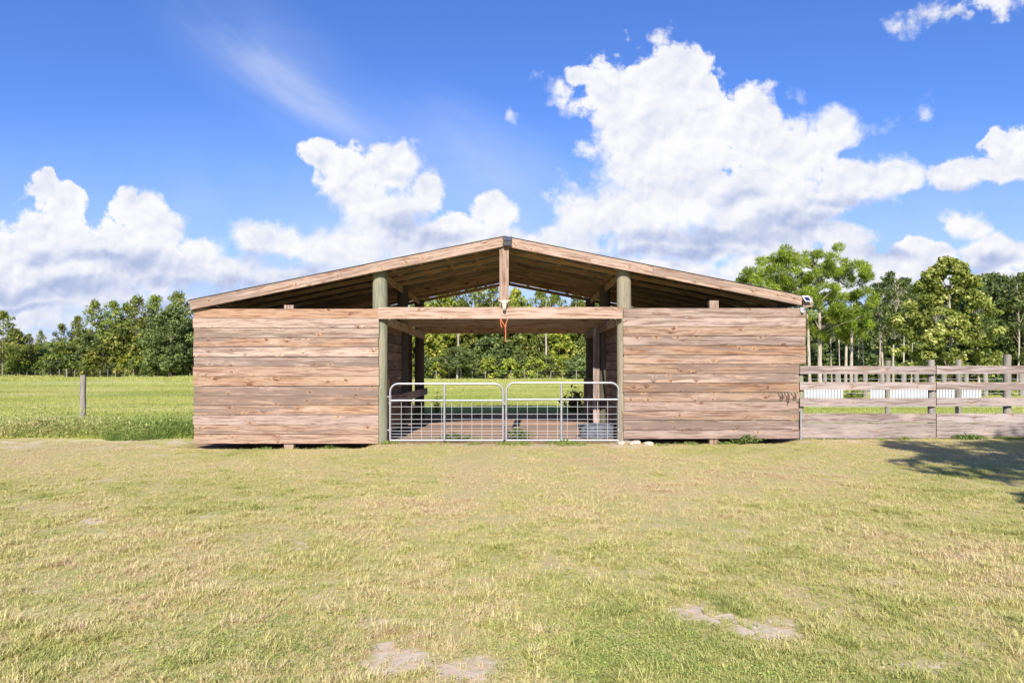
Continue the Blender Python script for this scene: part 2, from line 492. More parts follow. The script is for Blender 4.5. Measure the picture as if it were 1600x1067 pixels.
def plain(name, col, rough=0.6, metal=0.0, var=0.12, scale=30.0, spec=0.4):
    m, N = new_mat(name)
    tc = N.n('ShaderNodeTexCoord').outputs['Object']
    n = N.noise(tc, scale, 4.0, 0.6)
    c = N.mix(N.smooth(n, 0.3, 0.7), tuple(x * (1 - var) for x in col), tuple(min(1, x * (1 + var)) for x in col))
    finish(N, c, rough, metal, bump(N, n, 0.15, 0.003), spec)
    return m
M_GALV = plain('galvanised_tube', (0.35, 0.35, 0.36), 0.42, 0.35, 0.10, 14)
M_WIRE = plain('galvanised_wire', (0.50, 0.50, 0.50), 0.5, 0.3, 0.1)
M_ROOFM = plain('roof_metal', (0.10, 0.10, 0.105), 0.45, 0.5, 0.2, 3)
M_BLACK = plain('black_plastic_and_shade', (0.015, 0.015, 0.017), 0.5, 0, 0.2)
M_WHITE = plain('white_plastic', (0.78, 0.78, 0.78), 0.45, 0, 0.04)
M_IRON = plain('rusty_iron', (0.07, 0.04, 0.03), 0.8, 0.2, 0.4, 60)
M_BONE = plain('bleached_bone', (0.52, 0.44, 0.31), 0.8, 0, 0.25, 25)
M_ROPE = plain('orange_rope', (0.50, 0.14, 0.06), 0.9, 0, 0.3, 80)
M_TUB = plain('rubber_tub', (0.10, 0.115, 0.14), 0.6, 0, 0.3, 12)
M_STONE = plain('limestone', (0.44, 0.38, 0.30), 0.9, 0, 0.35, 9)
M_PICKET = plain('white_painted_metal', (0.70, 0.72, 0.74), 0.5, 0, 0.08, 4)
def solar_mat():
    m, N = new_mat('solar_cells')
    u, v, _ = N.sep(N.n('ShaderNodeUVMap', uv_map='UVMap').outputs[0])
    a = N.m('ABSOLUTE', N.m('SUBTRACT', N.m('FRACT', N.m('MULTIPLY', u, 38.0)), 0.5))
    b = N.m('ABSOLUTE', N.m('SUBTRACT', N.m('FRACT', N.m('MULTIPLY', v, 38.0)), 0.5))
    g = N.smooth(N.m('MAXIMUM', a, b), 0.40, 0.46)
    finish(N, N.mix(g, (0.012, 0.014, 0.035), (0.22, 0.22, 0.24)), 0.2, spec=0.5)
    return m
M_SOLAR = solar_mat()
def solar_plain():
    m, N = new_mat('solar_cell_dark')
    finish(N, (0.02, 0.022, 0.06), 0.25, spec=0.4)
    return m
M_SOLARD = solar_plain()

# ------------------------------------------------------------------ value noise in numpy
def vnoise(x, y, s, seed=0):
    rs = np.random.RandomState(seed)
    T = rs.rand(256, 256)
    X = np.asarray(x, float) * s + 1000.3; Y = np.asarray(y, float) * s + 1000.7
    xi = np.floor(X).astype(int); yi = np.floor(Y).astype(int)
    fx = X - xi; fy = Y - yi
    fx = fx * fx * (3 - 2 * fx); fy = fy * fy * (3 - 2 * fy)
    a = T[xi % 256, yi % 256]; b = T[(xi + 1) % 256, yi % 256]; c = T[xi % 256, (yi + 1) % 256]; d = T[(xi + 1) % 256, (yi + 1) % 256]
    return (a * (1 - fx) + b * fx) * (1 - fy) + (c * (1 - fx) + d * fx) * fy
def fbm(x, y, s, o=4, seed=0):
    r = 0; a = 0.5; t = 0
    for i in range(o):
        r = r + a * vnoise(x, y, s * 2 ** i, seed + i * 7); t += a; a *= 0.55
    return r / t
def sstep(x, a, b):
    t = np.clip((x - a) / (b - a), 0, 1)
    return t * t * (3 - 2 * t)

# ------------------------------------------------------------------ ground
def gz(x, y):
    """gentle rise towards the right along the barn front, low bumps"""
    x = np.asarray(x, float); y = np.asarray(y, float)
    rise = 0.11 * sstep(x, 1.0, 6.0) * sstep(y, -6.0, -0.5) * (1 - sstep(y, 8.0, 20.0))
    b = (fbm(x, y, 0.5, 3, 5) - 0.5) * 0.05
    b = b * (1 - sstep(y, 30, 60))
    soil = 0.06 * np.exp(-((x - 0.0) / 2.2) ** 4) * sstep(y, 4.2, 5.4) * (1 - sstep(y, 5.8, 6.4))
    berm = 0.05 * sstep(y, 0.1, 0.9) * (1 - sstep(y, 1.2, 2.6)) * (1 - sstep(x, -7.0, -6.4))
    hol = -0.12 * sstep(y, -1.0, -0.1) * (1 - sstep(y, 2.0, 3.0)) * np.clip(sstep(x, -6.9, -6.2) * (1 - sstep(x, -3.1, -2.7)) * (.35 + 1.1 * fbm(x, y * 0, .9, 3, 44)) + .8 * sstep(x, 2.5, 3.1) * (1 - sstep(x, 5.4, 6.0)) * (.35 + 1.1 * fbm(x, y * 0, .9, 3, 45)), 0, 1.2)
    return rise + b * 0.8 + soil + berm + hol

PATCH = [  # bare sandy spots: photo px, py, half width px, half height px, amount
 (622,1030,62,26,1.0),(735,1048,66,20,1.0),(850,1062,60,12,.8),(1105,955,52,14,.9),(1180,982,60,14,.8),(1452,955,36,16,.9),
 (140,817,24,6,.9),(75,925,24,14,.7),(1560,1000,40,12,.6),(1440,1040,60,10,.7),(560,972,46,8,.7),(600,970,30,10,.6),(1250,1010,50,10,.5),
 (250,985,40,7,.4),(700,880,60,8,.35),(880,905,40,6,.35),(40,960,40,10,.6),(1390,850,40,5,.35),(1180,860,50,6,.35),(330,850,30,5,.4),
 (1000,760,30,3,.4),(270,712,30,4,.5),(450,718,22,3,.5),(1170,760,40,3,.4),(10,1040,40,10,.7)]
def bare(x, y):
    x = np.asarray(x, float); y = np.asarray(y, float)
    n = fbm(x, y, 1.7, 4, 21)
    n2 = fbm(x, y, 7.0, 3, 31)
    b = sstep(n * 0.6 + n2 * 0.4, 0.60, 0.74) * 0.55
    for (px, py, hw, hh, a) in PATCH:
        Y = GY(py); X = PX(px, Y)
        rx = hw * (CAMD + Y) / FPX
        ry = max(0.5 * (GY(py - hh) - GY(py + hh)), 0.1)
        d = np.sqrt(((x - X) / rx) ** 2 + ((y - Y) / ry) ** 2) + (n2 - 0.5) * 1.6 + (n - .5) * 2.4 + (fbm(x, y, 16.0, 2, 33) - .5) * .9
        b = np.maximum(b, a * (1 - sstep(d, 0.35, 1.3)) * (.65 + .35 * sstep(fbm(x, y, 11.0, 2, 35), .35, .6)))
    # trodden strip in front of the barn and the fence line
    s = sstep(y, -1.5, -0.3) * (1 - sstep(y, 0.15, 0.5)) * sstep(n * 0.5 + n2 * 0.5, 0.42, 0.62)
    b = np.maximum(b, 0.75 * s)
    sl = sstep(y, -0.4, 0.25) * (1 - sstep(y, 0.5, 0.9)) * (1 - sstep(x, -6.6, -6.3))
    b = np.maximum(b, 0.75 * sl * sstep(n2, 0.42, 0.66))
    inside = sstep(x, -6.7, -6.5) * (1 - sstep(x, 5.9, 6.1)) * sstep(y, 0.0, 0.3) * (1 - sstep(y, 6.7, 7.3))
    b = np.maximum(b, inside)
    rf = 0.7 * sstep(x, 6.0, 6.4) * sstep(y, -0.45, -0.1) * (1 - sstep(y, 0.1, 0.4)) * sstep(n2, 0.3, 0.5)
    return np.clip(np.maximum(b, rf), 0, 1)
def inside_m(x, y):
    return sstep(x, -6.8, -6.5) * (1 - sstep(x, 5.9, 6.2)) * sstep(y, -0.6, 0.3) * (1 - sstep(y, 6.7, 7.5))
def pasture_m(x, y):
    """1 where the bright green pasture grows (behind the barn front line)"""
    return sstep(y + (fbm(x, y, 0.8, 3, 3) - 0.5) * 0.8, 0.3, 1.2)

def axis(parts):
    out = []
    for a, b, st in parts:
        n = max(1, int(round((b - a) / st)))
        out += list(np.linspace(a, b, n, endpoint=False))
    out.append(parts[-1][1])
    return np.array(out)
gxs = axis([(-3000, -400, 200), (-400, -60, 20), (-60, -14, 2), (-14, 14, 0.11), (14, 60, 2), (60, 400, 20), (400, 3000, 200)])
gys = axis([(-600, -60, 60), (-60, -14, 4), (-14, 1.5, 0.09), (1.5, 9, 0.15), (9, 40, 1.0), (40, 160, 6), (160, 3600, 200)])
GX, GYY = np.meshgrid(gxs, gys)
gv = np.stack([GX.ravel(), GYY.ravel(), gz(GX.ravel(), GYY.ravel())], 1)
nx, ny = len(gxs), len(gys)
ii = (np.arange(ny - 1)[:, None] * nx + np.arange(nx - 1)[None, :]).ravel()
gf = np.stack([ii, ii + 1, ii + 1 + nx, ii + nx], 1)

def ground_mat():
    m, N = new_mat('lawn_and_soil')
    pos = N.n('ShaderNodeTexCoord').outputs['Object']
    bare_a = N.n('ShaderNodeAttribute', attribute_name='bare').outputs['Fac']
    past = N.n('ShaderNodeAttribute', attribute_name='pasture').outputs['Fac']
    ins = N.n('ShaderNodeAttribute', attribute_name='inside').outputs['Fac']
    n1 = N.noise(pos, 0.35, 4.0, 0.6)
    n2 = N.noise(pos, 3.0, 5.0, 0.6)
    n3 = N.noise(pos, 22.0, 4.0, 0.65)
    n4 = N.noise(pos, 90.0, 3.0, 0.6)
    straw = N.mix(n3, (0.31, 0.24, 0.12), (0.52, 0.43, 0.22))
    green = N.mix(n3, (0.23, 0.22, 0.075), (0.43, 0.41, 0.15))
    lawn = N.mix(N.smooth(N.m('ADD', N.m('MULTIPLY', n1, 0.5), N.m('MULTIPLY', n2, 0.5)), 0.40, 0.62), straw, green)
    sand = N.mix(n3, (0.43, 0.335, 0.235), (0.62, 0.52, 0.40))
    sand = N.mix(N.m('MULTIPLY', N.smooth(n2, 0.5, 0.7), 0.7), sand, (0.42, 0.29, 0.19))
    c = N.mix(N.smooth(N.m('ADD', bare_a, N.m('ADD', N.m('MULTIPLY', N.m('SUBTRACT', n3, 0.5), 1.3), N.m('MULTIPLY', N.m('SUBTRACT', n2, 0.5), 0.8))), 0.25, 0.85), lawn, sand)
    # pasture: mown tall grass, pale and bright green bands
    pb = N.noise(N.vm('MULTIPLY', pos, (0.05, 0.35, 1.0)), 1.0, 5.0, 0.6)
    pc = N.mix(N.smooth(pb, 0.3, 0.7), (0.33, 0.35, 0.10), (0.43, 0.425, 0.15))
    pc = N.mix(N.m('MULTIPLY', N.smooth(n2, 0.55, 0.72), 0.55), pc, (0.42, 0.37, 0.16))
    pc = N.mix(N.m('MULTIPLY', N.smooth(n3, 0.5, 0.7), 0.35), pc, (0.24, 0.28, 0.07))
    c = N.mix(N.m('MULTIPLY', past, N.m('SUBTRACT', 1.0, ins)), c, pc)
    soil = N.mix(n3, (0.26, 0.155, 0.10), (0.38, 0.245, 0.17))
    c = N.mix(ins, c, soil)
    finish(N, c, 0.95, normal=bump(N, N.m('ADD', n3, N.m('MULTIPLY', n4, 0.5)), 0.45, 0.02), spec=0.1)
    return m
M_GROUND = ground_mat()
gx_, gy_ = gv[:, 0], gv[:, 1]
ground = npmesh('ground', gv, gf, M_GROUND, attrs={'bare': ('POINT', bare(gx_, gy_)), 'pasture': ('POINT', pasture_m(gx_, gy_)), 'inside': ('POINT', inside_m(gx_, gy_))}, smooth=True)
mark(ground, kind='structure')

# ------------------------------------------------------------------ barn
barn = thing('horse_barn', 'open-fronted weathered pine board barn with low gable roof and double gates', 'barn')
WT = 2.77                                     # top of the front boards
XL0, XL1 = PX(303.5), PX(592)                 # left front wall
XR0, XR1, XR1b = PX(974), PX(1258), PX(1247)
zt, zb = PZ(482.5), PZ(693)
def front_wall(x0, x1, z0, z1, n, cut=None, tilt=0.0):
    b = MB()
    h = (z1 - z0) / n
    for i in range(n):
        za = z1 - (i + 0.5) * h
        e = x1 if (cut is None or i < cut[0]) else cut[1]
        w = h - rnd.uniform(0.005, 0.014)
        yy = rnd.uniform(-0.010, 0.008)
        b.board((x0 + rnd.uniform(-.012, .012), -0.02 + yy, za + rnd.uniform(-.001, .001)),
                (e + rnd.uniform(-.01, .01), -0.02 + yy + rnd.uniform(-.004, .004), za + rnd.uniform(-.003, .003)), (0, 0, w), (0, 0.038, 0))
    return b
front_wall(XL0, XL1, zb, zt, 14).build('front_wall', M_WALL, barn)
front_wall(XR0, XR1, PZ(685.5), PZ(481.5), 14, (6, XR1b)).build('front_wall', M_WALL, barn)

def round_post(x, y, z0, z1, r, mat=None, name='post', parent=barn, seed=None):
    b = MB()
    n = 7
    b.tube([(x + rnd.uniform(-.006, .006), y + rnd.uniform(-.006, .006), z0 + (z1 - z0) * i / n) for i in range(n + 1)],
           [r * (1.03 - 0.06 * i / n + rnd.uniform(-.02, .02)) for i in range(n + 1)], 20, seed=rnd.random() if seed is None else seed)
    return b.build(name, mat or M_POST, parent)

# roof geometry -----------------------------------------------------
YF = -0.14                                     # fascia front face
RXc, RZc = PX(788, YF), PZ(369.5, YF)          # ridge
LXe, LZe = PX(295, YF), PZ(469.5, YF)          # left eave
RXe, RZe = PX(1255, YF), PZ(462.5, YF)         # right eave
YB = 7.05
def roof_z(x, drop=0.0):
    if x < RXc: t = (RXc - x) / (RXc - LXe); return RZc + (LZe - RZc) * t - drop
    t = (x - RXc) / (RXe - RXc); return RZc + (RZe - RZc) * t - drop
sides = [('L', Vector((LXe, 0, LZe))), ('R', Vector((RXe, 0, RZe)))]
for s, e in sides:
    top = Vector((RXc, 0, RZc))
    d = (e - top); L = d.length; d.normalize()
    nrm = Vector((-d.z, 0, d.x)) if s == 'L' else Vector((d.z, 0, -d.x))
    if nrm.z < 0: nrm = -nrm
    # ribbed metal sheet: ribs run down the slope
    vs = []; fs = []
    prof = []
    y = YF - 0.02
    while y < YB:
        prof += [(y, 0.0), (y + .19, 0.0), (y + .205, .022), (y + .225, .022), (y + .24, 0.0)]
        y += 0.241
    for k, (yy, hh) in enumerate(prof):
        for th in (0.0, -0.004):
            for q in (0, 1):
                p = top + d * (L + 0.03) * q + nrm * (0.012 + hh + th) + Vector((0, yy, 0))
                vs.append(tuple(p))
    n = len(prof)
    for k in range(n - 1):
        a = k * 4; c = a + 4
        fs.append((a, a + 1, c + 1, c)); fs.append((a + 2, c + 2, c + 3, a + 3))
        fs.append((a + 1, a + 3, c + 3, c + 1))
    fs.append((0, 2, 3, 1)); a = (n - 1) * 4; fs.append((a, a + 1, a + 3, a + 2))
    o = npmesh('roof_panel', np.array(vs), np.array(fs), M_ROOFM, barn)
    # purlins along Y under the metal
    k = 0
    pos = 0.06
    while pos < L:
        b = MB(); c = top + d * pos - nrm * 0.009
        b.board(c + Vector((0, YF + 0.045, 0)), c + Vector((0, YB - 0.02, 0)), d * 0.085, nrm * 0.036)
        b.build('purlin', M_ROOFW, barn)
        pos += 0.61; k += 1
    # rafters
    for j in range(9):
        yy = 0.30 + j * 0.825
        b = MB()
        off = nrm * (-0.028 - 0.048 - rnd.uniform(0, .012))
        st = top + d * 0.03 + off; en = top + d * (L - 0.02) + off
        b.board(st + Vector((0, yy, 0)), en + Vector((0, yy, 0)), nrm * 0.092, (0, 0.038, 0))
        b.build('rafter', M_ROOFW, barn)
    # fascia: two lengths of board end to end
    cutx = 0.52 if s == 'L' else 0.50
    b = MB()
    off = nrm * (-0.095)
    for q0, q1, sd in ((0.0, cutx, 0.3), (cutx, 1.0, 0.74)):
        st = top + d * (L * q0 + (0.0 if q0 == 0 else 0.002)) + off; en = top + d * (L * q1 - 0.002) + off
        b.board(st + Vector((0, YF + 0.02, 0)), en + Vector((0, YF + 0.02, 0)), nrm * 0.19, (0, 0.04, 0), seed=sd)
    b.build('fascia', M_TRIM, barn)
    # eave board along the low edge
    b = MB()
    c = e + off + d * 0.0
    b.board(c + Vector((0, YF + 0.045, 0)), c + Vector((0, YB, 0)), nrm * 0.17, d * 0.036)
    b.build('eave_board', M_TRIM, barn)
# ridge beam
b = MB(); b.board((RXc, YF + .05, RZc - .15), (RXc, YB - .1, RZc - .15), (0, 0, .2), (.038, 0, 0)); b.build('ridge_beam', M_ROOFW, barn)

# posts --------------------------------------------------------------
AXL, AXR = PX(594, .16) - 0.0, PX(975, .16)
def under(x): return roof_z(x) - 0.14
round_post(AXL, 0.165, -0.3, under(AXL) + .02, 0.157, M_POSTG)
round_post(AXR, 0.165, -0.3, under(AXR) + .02, 0.150, M_POST)
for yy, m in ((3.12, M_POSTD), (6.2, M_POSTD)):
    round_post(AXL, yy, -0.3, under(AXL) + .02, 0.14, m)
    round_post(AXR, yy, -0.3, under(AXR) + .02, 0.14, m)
# outer posts at the eaves, square posts half way along the front walls
for x in (LXe + 0.27, RXe - 0.30):
    for yy in (0.9, 3.12, 6.3):
        b = MB(); b.box((x - .07, yy - .07, -.3), (x + .07, yy + .07, under(x) - .02)); b.build('post', M_STALL, barn)
for pa, pb, zt_ in ((443.5, 458.5, 476.5), (1109, 1123, 469.5)):
    b = MB(); b.box((PX(pa), 0.004, -.3), (PX(pb), .15, PZ(zt_))); b.build('post', M_TRIM, barn)
# header beams across the aisle
b = MB(); b.board((PX(591, -.06), -0.062, PZ(489.6)), (PX(972, -.06), -0.062, PZ(489.2)), (0, 0, .235), (0, .04, 0), seed=.5); b.build('header_beam', M_TRIM, barn)
for yy in (2.94, 6.02):
    b = MB(); b.board((AXL - .05, yy, 2.69), (AXR + .05, yy, 2.69), (0, 0, .235), (0, .04, 0)); b.build('header_beam', M_ROOFW, barn)
# king post
b = MB(); b.box((PX(780.5, -.1), -.082, PZ(479)), (PX(794.8, -.1), .0, RZc - .21)); b.build('king_post', M_TRIM, barn)
# longitudinal beams on the aisle side of the posts
for sx, x in ((1, AXL + .16), (-1, AXR - .16)):
    for (ya, yb) in ((.30, 2.90), (3.2, 6.0)):
        b = MB(); b.board((x, ya, 2.52 if ya < 1 else 2.5), (x, yb, 2.52 if ya < 1 else 2.5), (0, 0, .19), (.04, 0, 0)); b.build('tie_beam', M_TRIM if sx < 0 else M_ROOFW, barn)
# plate beams carrying the rafters along the post tops
for sx, x in ((1, AXL), (-1, AXR)):
    b = MB(); b.board((x, .34, under(x) - .06), (x, 6.9, under(x) - .06), (0, 0, .14), (.04, 0, 0)); b.build('plate_beam', M_ROOFW, barn)

# stall side walls facing the aisle (front bay), gaps between boards
def slat_wall(x, y0, y1, z0, z1, w, gap, mat, axis='y', name='side_wall'):
    b = MB(); z = z0
    while z + w < z1 + .01:
        if axis == 'y': b.board((x + rnd.uniform(-.004, .004), y0, z + w / 2), (x + rnd.uniform(-.004, .004), y1, z + w / 2), (0, 0, w), (.036, 0, 0))
        else: b.board((y0, x + rnd.uniform(-.004, .004), z + w / 2), (y1, x + rnd.uniform(-.004, .004), z + w / 2), (0, 0, w), (0, .036, 0))
        z += w + gap
    return b.build(name, mat, barn)
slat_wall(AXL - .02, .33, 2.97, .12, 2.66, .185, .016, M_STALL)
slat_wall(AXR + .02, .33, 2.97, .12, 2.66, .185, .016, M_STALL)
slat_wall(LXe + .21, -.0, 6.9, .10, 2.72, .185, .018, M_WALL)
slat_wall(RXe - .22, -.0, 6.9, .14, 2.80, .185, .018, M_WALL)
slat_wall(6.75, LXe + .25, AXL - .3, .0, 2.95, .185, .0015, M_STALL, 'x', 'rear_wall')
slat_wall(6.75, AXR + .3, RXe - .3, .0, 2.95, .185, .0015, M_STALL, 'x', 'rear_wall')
# stall gates in the second bay: low solid panels on the right side
b = MB()
for z in (.2, .42, .64, .86, 1.06): b.board((AXR + .02, 3.3, z), (AXR + .02, 6.0, z), (0, 0, .19), (.036, 0, 0))
b.build('stall_door', M_FENCE, barn)
b = MB()
for z in (.2, .42): b.board((AXL - .02, 3.3, z), (AXL - .02, 6.0, z), (0, 0, .19), (.036, 0, 0))
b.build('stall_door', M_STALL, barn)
# rails nailed along the aisle
b = MB(); b.board((AXL + .18, .25, .875), (AXL + .18, 6.45, .875), (0, 0, .19), (.04, 0, 0)); b.build('rail', M_FENCE, barn)
b = MB()
b.board((AXL + .10, .36, 1.21), (AXL + .10, .60, 1.21), (0, 0, .24), (.03, 0, 0), seed=.02); b.build('patch_board', plain('fresh_orange_board', (.50, .23, .085), .8), barn)
# vertical trims beside the right posts
b = MB(); b.box((AXR - .185, 2.99, .1), (AXR - .147, 3.10, 2.56)); b.build('trim_board', M_TRIM, barn)
b = MB(); b.box((AXR - .30, 3.00, .15), (AXR - .19, 3.04, 2.56)); b.build('trim_board', M_FENCE, barn)
b = MB(); b.box((AXR - .22, 6.0, .0), (AXR + .1, 6.03, 1.25)); b.build('trim_board', M_FENCE, barn)
# threshold board across the rear
b = MB(); b.board((AXL + .1, 6.42, .10), (AXR - .1, 6.42, .12), (0, 0, .24), (0, .04, 0)); b.build('threshold_board', M_FENCE, barn)
# white pipe at the right end of the front wall
b = MB(); b.tube([(PX(1250), -.05, .0), (PX(1250), -.05, PZ(640))], .018, 10); b.build('corner_pipe', M_GALV, barn)

# ------------------------------------------------------------------ aisle gates
def arc(cx, cz, r, a0, a1, n, y):
    return [(cx + r * math.cos(R(a0 + (a1 - a0) * i / n)), y, cz + r * math.sin(R(a0 + (a1 - a0) * i / n))) for i in range(n + 1)]
def farm_gate(label, xa, xb, ztop, brace, y, hinge):
    t = thing('farm_gate', label, 'gate', (hinge, y, 0), 'galvanised double gates in the barn aisle')
    xa -= hinge; xb -= hinge; brace -= hinge
    zb_ = .07; r = .17
    b = MB()
    path = [(xa, 0, zb_), (xa, 0, ztop - r)] + arc(xa + r, ztop - r, r, 180, 90, 8, 0) + arc(xb - r, ztop - r, r, 90, 0, 8, 0) + [(xb, 0, ztop - r), (xb, 0, zb_)]
    pp = []
    for p in path:
        if not pp or (Vector(p) - Vector(pp[-1])).length > 1e-4: pp.append(p)
    b.tube(pp, .0215, 12)
    b.tube([(xa, 0, zb_), (xb, 0, zb_)], .021, 12, caps=False)
    b.build('frame', M_GALV, t)
    zm = ztop - .345
    b = MB(); b.tube([(xa + .02, 0, zm), (xb - .02, 0, zm)], .021, 12); b.build('rail', M_GALV, t)
    b = MB(); b.tube([(brace, -.03, zb_), (brace, -.03, ztop - .01)], .022, 12); b.build('brace', M_GALV, t)
    b = MB()
    wy = .022
    x = xa + .02; n = 11; dx = (xb - xa - .04) / n
    for i in range(1, n): b.tube([(x + i * dx, wy, zb_), (x + i * dx, wy, zm)], .0042, 5)
    zz = [.14, .20, .26, .33, .41, .50, .61, .76]
    for z in zz: b.tube([(xa, wy + .008, z), (xb, wy + .008, z)], .0042, 5)
    b.build('wire_mesh', M_WIRE, t)
    hx = xa if abs(xa) < abs(xb) else xb
    sg = -1 if hx < (xa + xb) / 2 else 1
    for z in (.28, ztop - .27):
        b = MB()
        b.tube([(hx, 0, z), (hx + sg * .09, 0.02, z)], .012, 8)
        b.tube([(hx, 0, z - .03), (hx, 0, z + .03)], .031, 10)
        b.build('hinge', M_GALV, t)
    return t
g1 = farm_gate('left galvanised gate, hinged on the green-tinged post', PX(609.5, .1), PX(786, .1), PZ(599.5, .1), PX(694.5, .1), .1, PX(609, .1))
g2 = farm_gate('right galvanised gate, hinged beside the tan post and grey tub', PX(791, .1), PX(967, .1), PZ(598, .1), PX(877, .1), .1, PX(967.5, .1))
b = MB()
cx = PX(788.5, .1)
pts = [(cx + .035 * math.cos(a), .06 + .05 * math.sin(a), .84 - .02 * math.sin(a * .5)) for a in np.linspace(0, 2 * math.pi, 16, endpoint=False)]
b.tube(pts, .006, 6, closed=True)
b.tube([(cx + .03, .02, .83), (cx + .035, .01, .72), (cx + .03, .012, .60)], .006, 6)
ch = b.build('gate_chain', M_WIRE); mark(ch, 'short chain looped round both gate uprights where they meet', 'chain')

# ------------------------------------------------------------------ small things on the barn
# cow skull
sk = thing('cow_skull', 'bleached cow skull with short horns at the foot of the king post', 'skull', (PX(788, -.12), -.10, PZ(476)))
import bmesh
def blob_mesh(name, secs, mat, parent, seg=16):
    """lofted body: secs = (z, y, rx, ry)"""
    b = MB(); rings = []
    for (z, y, rx, ry) in secs:
        rings.append([Vector((rx * math.cos(2 * math.pi * k / seg), y + ry * math.sin(2 * math.pi * k / seg), z)) for k in range(seg)])
    for i in range(len(rings) - 1):
        for k in range(seg):
            k2 = (k + 1) % seg
            b.quad([rings[i][k], rings[i][k2], rings[i + 1][k2], rings[i + 1][k]], [(0, 0)] * 4, 0, True)
    b.quad(rings[0][::-1], [(0, 0)] * seg); b.quad(rings[-1], [(0, 0)] * seg)
    return b.build(name, mat, parent)
blob_mesh('cranium', [(-.13, -.07, .022, .02), (-.115, -.07, .035, .03), (-.07, -.055, .038, .035), (-.03, -.045, .05, .04), (.01, -.035, .078, .045), (.045, -.03, .075, .045), (.075, -.02, .055, .035), (.085, -.015, .03, .02)], M_BONE, sk)
for sx in (-1, 1):
    b = MB(); b.tube([(sx * .05, -.02, .055), (sx * .085, -.03, .062), (sx * .115, -.04, .075), (sx * .125, -.045, .095)], [.018, .015, .010, .003], 10); b.build('horn', M_BONE, sk)
    b = MB(); b.tube([(sx * .055, -.068, .005), (sx * .055, -.079, .005)], [.016, .018], 12); b.build('eye_shade_plug', M_BLACK, sk)  # black plug painted as the shade inside the eye hollow
b = MB(); b.tube([(0, -.078, -.105), (0, -.098, -.112)], [.018, .014], 10); b.build('nose_shade_plug', M_BLACK, sk)  # black plug in place of a hollow, its shade given as colour
# orange rope
b = MB()
rx = lambda p: PX(p, -.1); rz = lambda p: PZ(p, -.1)
b.tube([(rx(782), -.10, rz(497)), (rx(782.5), -.10, rz(506)), (rx(784), -.10, rz(512))], .011, 8)
b.tube([(rx(782), -.10, rz(498)), (rx(787), -.105, rz(507)), (rx(789.5), -.105, rz(510)), (rx(793), -.10, rz(498))], .011, 8)
b.tube([(rx(789.5), -.108, rz(510)), (rx(790), -.108, rz(520)), (rx(790), -.108, rz(531)), (rx(790.5), -.108, rz(534))], [.013, .012, .010, .012], 8)
b.tube([(rx(787.5), -.106, rz(509)), (rx(791.5), -.106, rz(509.5))], .016, 8)
o = b.build('rope', M_ROPE); mark(o, 'orange twine knotted in a loop, hanging below the header beam', 'rope')
# solar lights
t = thing('solar_light', 'small black solar light with gridded cells at the roof peak', 'light', (PX(793, -.2), YF - .01, PZ(377, -.2)))
b = MB(); b.box((-.085, -.05, -.085), (.085, .0, .012)); b.build('lamp_body', M_BLACK, t)
b = MB(); b.board((-.09, -.035, .055), (.09, -.035, .055), (0, .05, .085), (0, -.012, .008), seed=.3, off=0); b.build('solar_cells', M_SOLAR, t)
t = thing('tilted_solar_panel', 'tilted white-framed solar panel at the right roof corner', 'solar panel', (PX(1260, -.15), YF - .03, PZ(467, -.15)))
wv = Vector((.035, .045, -.085)); tv = Vector((0, -.09, -.045)).normalized() * .012
b = MB()
a_, b_ = Vector((-.07, -.02, .0)), Vector((.07, -.02, .0))
b.board(a_, b_, Vector((.05, -.06, -.115)), tv); b.build('panel_frame', M_WHITE, t)
b = MB(); b.board(a_ * .74 + Vector((0, -.0135, -.005)), b_ * .74 + Vector((0, -.0135, -.005)), Vector((.037, -.044, -.085)), tv * .3, off=0); b.build('solar_cells', M_SOLARD, t)
b = MB(); b.tube([(0, .03, -.01), (0, -.01, 0)], .012, 8); b.build('bracket', M_WHITE, t)
b = MB(); b.box((RXe + .01, YF + .02, RZe - .22), (RXe + .20, YF + .06, RZe - .02)); b.build('eave_block', M_TRIM, barn)
t = thing('security_camera', 'small white camera with black lens, top right of the right wall', 'camera', (PX(1251.5), -.04, PZ(485)))
b = MB(); b.tube([(0, -.03, -.055), (0, -.03, -.04), (0, -.03, .04), (0, -.03, .052)], [.022, .036, .036, .022], 16); b.build('housing', M_WHITE, t)
b = MB(); b.tube([(0, -.060, .012), (0, -.071, .012)], .018, 12); b.build('lens', M_BLACK, t)
b = MB(); b.tube([(0, -.005, -.075), (0, -.04, -.07), (0, -.035, -.05)], .013, 8); b.build('mount', M_BLACK, t)
# iron hooks on the right wall
for k, (hp, lab) in enumerate(((1218, 'left iron hanger hook of three on the right wall'), (1228, 'middle iron hanger hook of three, with a strap dangling from it'), (1238.5, 'right iron hanger hook of three, nearest the wall end'))):
    t = thing('wall_hook', lab, 'hook', (PX(hp), -.045, PZ(614)), 'iron hooks on the right wall'); t.scale = (.82, .9, .82)
    b = MB(); b.tube([(-.055, 0, .015), (-.05, -.015, -.03), (-.01, -.05, -.06), (.03, -.07, -.075), (.045, -.07, -.06)], .007, 7)
    b.tube([(.0, 0, .03), (.03, -.008, .0), (.045, -.03, -.04), (.045, -.07, -.06)], .007, 7); b.build('arm', M_IRON, t)
    b = MB(); pts = [(.01 + .03 * math.cos(a), -.06, -.115 + .05 * math.sin(a)) for a in np.linspace(0, 2 * math.pi, 14, endpoint=False)]
    b.tube(pts, .008, 6, closed=True); b.build('ring', M_IRON, t)
    if k == 1:
        b = MB(); b.tube([(.01, -.06, -.165), (.02, -.06, -.20), (.012, -.06, -.24), (.0, -.06, -.27)], .009, 6); b.build('strap', M_IRON, t)
